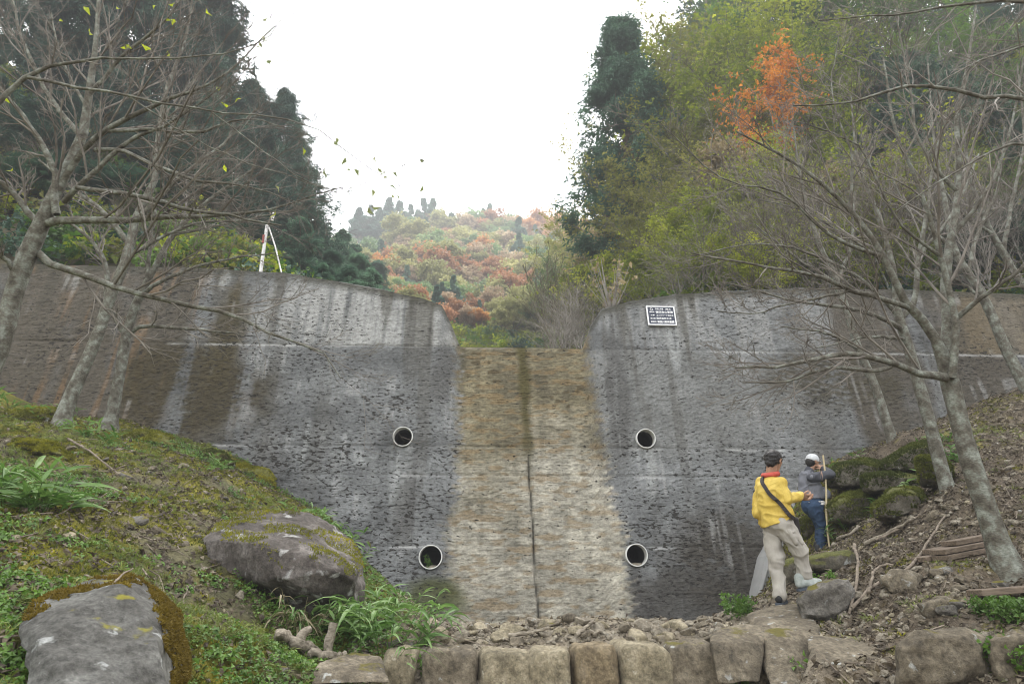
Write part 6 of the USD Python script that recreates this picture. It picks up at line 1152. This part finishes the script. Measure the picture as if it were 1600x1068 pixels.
part('collar', wrinkle(trimesh.Trimesh(*tubes(cq[None], np.full((1, len(cq)), .03), 9)), .008, 2, 30), M_red2, t, smooth=True)
tr_ = flesh([[(hR, .118), (hL, .118)], [(hp - UPZ * .02, .145), (hR, .11)], [(hp - UPZ * .02, .145), (hL, .11)], [(hR, .115), (kR, .082), (kR * .4 + aR * .6, .076), (aR, .078)], [(hL, .115), (kL, .082), (kL * .4 + aL * .6, .076), (aL, .08)]], .02, 6)
part('trousers', wrinkle(tr_, .03, 8, 5.5, (1.2, 1.2, 1.3)), M_khaki, t, smooth=True)
pk = J(1238, 838, -.15); d_ = unit(kR - hR); pkm = flesh([[(pk - d_ * .07, .03), (pk + d_ * .07, .03)], [(pk - d_ * .07 + np.array([.06, 0.01, 0]), .03), (pk + d_ * .07 + np.array([.06, .01, 0]), .03)], [(pk, .034), (pk + np.array([.06, .01, 0]), .034)]], .02, 3)
part('cargo_pocket', pkm, M_khaki, t, smooth=True)
# strap from the left shoulder over the back to the right hip
jm = trimesh.Trimesh(v, f, process=False); tree = cKDTree(np.array(jm.vertices))
sp_ = spline(np.array([J(1186, 741, -.02), J(1192, 757, -.1), J(1206, 775, -.19), J(1222, 790, -.23), J(1236, 806, -.2), J(1244, 818, -.12)]), 24)
sn = []
for q in sp_:
    d, i = tree.query(q); sn.append(np.array(jm.vertices[i]) + np.array(jm.vertex_normals[i]) * .012)
sn = spline(np.array(sn)[::3], 24); tg = unit(np.gradient(sn, axis=0)); _, ii = tree.query(sn); nv = unit(np.array(jm.vertex_normals)[ii]); sdv = np.cross(tg, nv)
sv = np.stack([sn + sdv * .02 + nv * .004, sn - sdv * .02 + nv * .004, sn - sdv * .02 - nv * .01, sn + sdv * .02 - nv * .01], 1).reshape(-1, 3)
k_ = np.arange(23)[:, None] * 4; fq = np.vstack([np.hstack([k_ + a, k_ + (a + 1) % 4, k_ + 4 + (a + 1) % 4, k_ + 4 + a]) for a in range(4)])
part('strap', (sv, fq), M_strap, t)
part('shoulder_bag', flesh([[(J(1243, 812, .02), .035), (J(1246, 836, .04), .04)], [(J(1240, 815, .12), .035), (J(1243, 838, .14), .04)]], .02, 3), M_strap, t, smooth=True)
shoe(t, J(1252, 920, -.02), np.array([.95, .1, .18]), unit(np.array([-.18, 0, 1.0])), M_shoe_l, 1.12, 'grey green walking shoe set forward on the rock')
shoe(t, J(1218, 943, .0), np.array([.55, .75, .1]), UPZ, M_shoe_d, 1.0, 'black shoe of the back foot')

# the person in the grey jacket
Y2 = 11.35
def K(px, py, dy=0.0): return P(px, py, Y2 + dy)
fb = math.radians(15); fw2 = np.array([math.cos(fb), math.sin(fb), 0.0])
t = Thing('person', 'person in grey jacket, pale cap and navy trousers, both arms raised to the face', 'person', K(1282, 866))
hc = K(1270, 722); hf = unit(fw2 - UPZ * .15); hu = unit(UPZ + fw2 * .15); hb, ey = head(hc, hf, hu, 1.0)
nk = K(1264, 738); shR, shL = K(1269, 747, -.17), K(1263, 746, .17); ch, wa, hp = K(1267, 757), K(1270, 772), K(1271, 786)
elR, wrR = K(1298, 740, -.22), K(1286, 732, -.1); elL, wrL = K(1297, 744, .16), K(1287, 735, .06)
hR, kR, aR = K(1274, 792, -.09), K(1284, 822, -.07), K(1285, 856, -.06); hL, kL, aL = K(1270, 792, .09), K(1282, 824, .12), K(1283, 852, .14)
body = flesh(hb + [[(hc - hu * .05, .056), (nk, .058), (ch, .12), (wa, .11), (hp, .12)], [(shR, .05), (shL, .05)], [(shR, .05), (elR, .038), (wrR, .027)], [(shL, .05), (elL, .038), (wrL, .027)], [(hR, .08), (kR, .052), (aR, .04)], [(hL, .08), (kL, .052), (aL, .04)]]
             + hand(wrR, unit(np.array([-.55, .3, .6])), np.array([-.4, .7, -.3]), 1.0, .55) + hand(wrL, unit(np.array([-.4, -.3, .6])), np.array([-.4, -.7, -.3]), 1.0, .55), .012, 6)
part('body', body, M_skin, t, smooth=True)
for e in ey: part('eye', trimesh.creation.icosphere(2, .011).apply_translation(e), M_eye, t, smooth=True)
part('hair', flesh([[(hc + hu * .0 - hf * .045, .086), (hc - hu * .04 - hf * .05, .062)]], .014, 3), M_hair, t, smooth=True)
cp_ = flesh([[(hc + hu * .045 - hf * .02, .1), (hc + hu * .05 + hf * .01, .098)]], .014, 3)
cm = manifold3d.Manifold(manifold3d.Mesh(np.array(cp_.vertices, np.float32), np.array(cp_.faces, np.uint32))).trim_by_plane(hu.tolist(), float(hu @ (hc + hu * .012)))
pth = part('cap', cm, M_cap, t, smooth=40)
r2 = np.cross(hf, hu); bq = hc + hu * .035
brim = manifold3d.Manifold.hull_points(np.array([bq + hf * a + r2 * b + hu * (c - .1 * max(a - .08, 0)) for a, b in ((.06, .075), (.06, -.075), (.12, .06), (.12, -.06), (.165, .025), (.165, -.025)) for c in (-.003, .004)]))
part('brim', brim, M_cap, t, under=pth)
jk = flesh([[(nk - UPZ * .02, .085), (ch, .165), (wa, .185), (hp + UPZ * .03, .185)], [(shR, .085), (shL, .085)], [(shR, .085), (ch, .15)], [(shL, .085), (ch, .15)], [(K(1258, 745, 0), .1), (K(1262, 774, 0), .15), (K(1285, 772, -.02), .13)]], .02, 6)
hem = manifold3d.Manifold(manifold3d.Mesh(np.array(jk.vertices, np.float32), np.array(jk.faces, np.uint32))).trim_by_plane([0, 0, 1.0], float(K(1275, 780)[2])); v, f = vf(hem)
part('jacket', wrinkle(trimesh.Trimesh(v, f, process=True), .03, 15, 5, (1, 1, 1.6)), M_greyj, t, smooth=40)
sl = flesh([[(shR, .088), (elR, .07), (elR * .35 + wrR * .65, .056), (wrR, .045)], [(shL, .088), (elL, .07), (elL * .35 + wrL * .65, .056), (wrL, .045)], [(nk - UPZ * .0, .08), (nk + UPZ * .03, .075)]], .02, 5)
part('sleeves', wrinkle(sl, .02, 16, 7), M_greyj2, t, smooth=True)
part('shirt_hem', tubes(np.array([[hp + UPZ * .035 + np.array([math.cos(a) * .165, math.sin(a) * .165, -.03]) for a in np.linspace(0, 2 * np.pi, 22)]]), np.full((1, 22), .022), 6), M_shirt, t, smooth=True)
tr_ = flesh([[(hR, .125), (hL, .125)], [(hp, .165), (hR, .12)], [(hp, .165), (hL, .12)], [(K(1264, 789), .13), (hL, .12)], [(hR, .125), (kR, .092), (aR, .085)], [(hL, .125), (kL, .092), (aL, .085)]], .02, 6)
part('trousers', wrinkle(tr_, .03, 18, 6, (1, 1, 1.4)), M_navy, t, smooth=True)
part('pocket_patch', flesh([[(K(1284, 787, -.235), .014), (K(1288, 787, -.225), .014)]], .01, 2), M_shirt, t, smooth=True)
shoe(t, K(1279, 865, -.06), fw2 + UPZ * .05, UPZ, M_shoe_d, 1.1); shoe(t, K(1277, 860, .14), fw2 + UPZ * .05, UPZ, M_shoe_d, 1.1)
a_, b_ = P(1286, 711, 11.15), P(1298, 876, 11.0); s = np.linspace(0, 1, 22); q = a_ + (b_ - a_) * s[:, None] + np.array([.015, 0, 0]) * np.sin(s * 7)[:, None]
single('bamboo_pole', tubes(q[None], (.014 + .003 * (np.arange(22) % 4 == 0))[None], 9, cap=True), M_bamboo, 'pale bamboo pole standing upright before the person in the grey jacket', 'pole', smooth=50)
# ------------------------------------------------------------------ the air in the valley
lo = min(float(gv[:, 2].min()), float(hv[:, 2].min())) - 1.0; hi = float(max(gv[:, 2].max(), hv[:, 2].max())) + 25.0
bx = trimesh.creation.box([362, 420, hi - lo]); bx.apply_translation([0.5, 30.5, (hi + lo) / 2])
M_haze = usdkit.material(stage, looks('valley_haze'), {'v': ('principled_volume', {'color': (0.97, 0.985, 1.0), 'density': 0.0013, 'anisotropy': 0.2})}, volume='v.volume')
single('haze', bx, M_haze, 'thin pale haze filling the valley', 'haze', kind='stuff')
assert abs(gv[:, :2]).max() < 175 and abs(hv[:, 0]).max() < 178 and hv[:, 1].max() < 235, (gv.min(0), gv.max(0), hv.max(0))
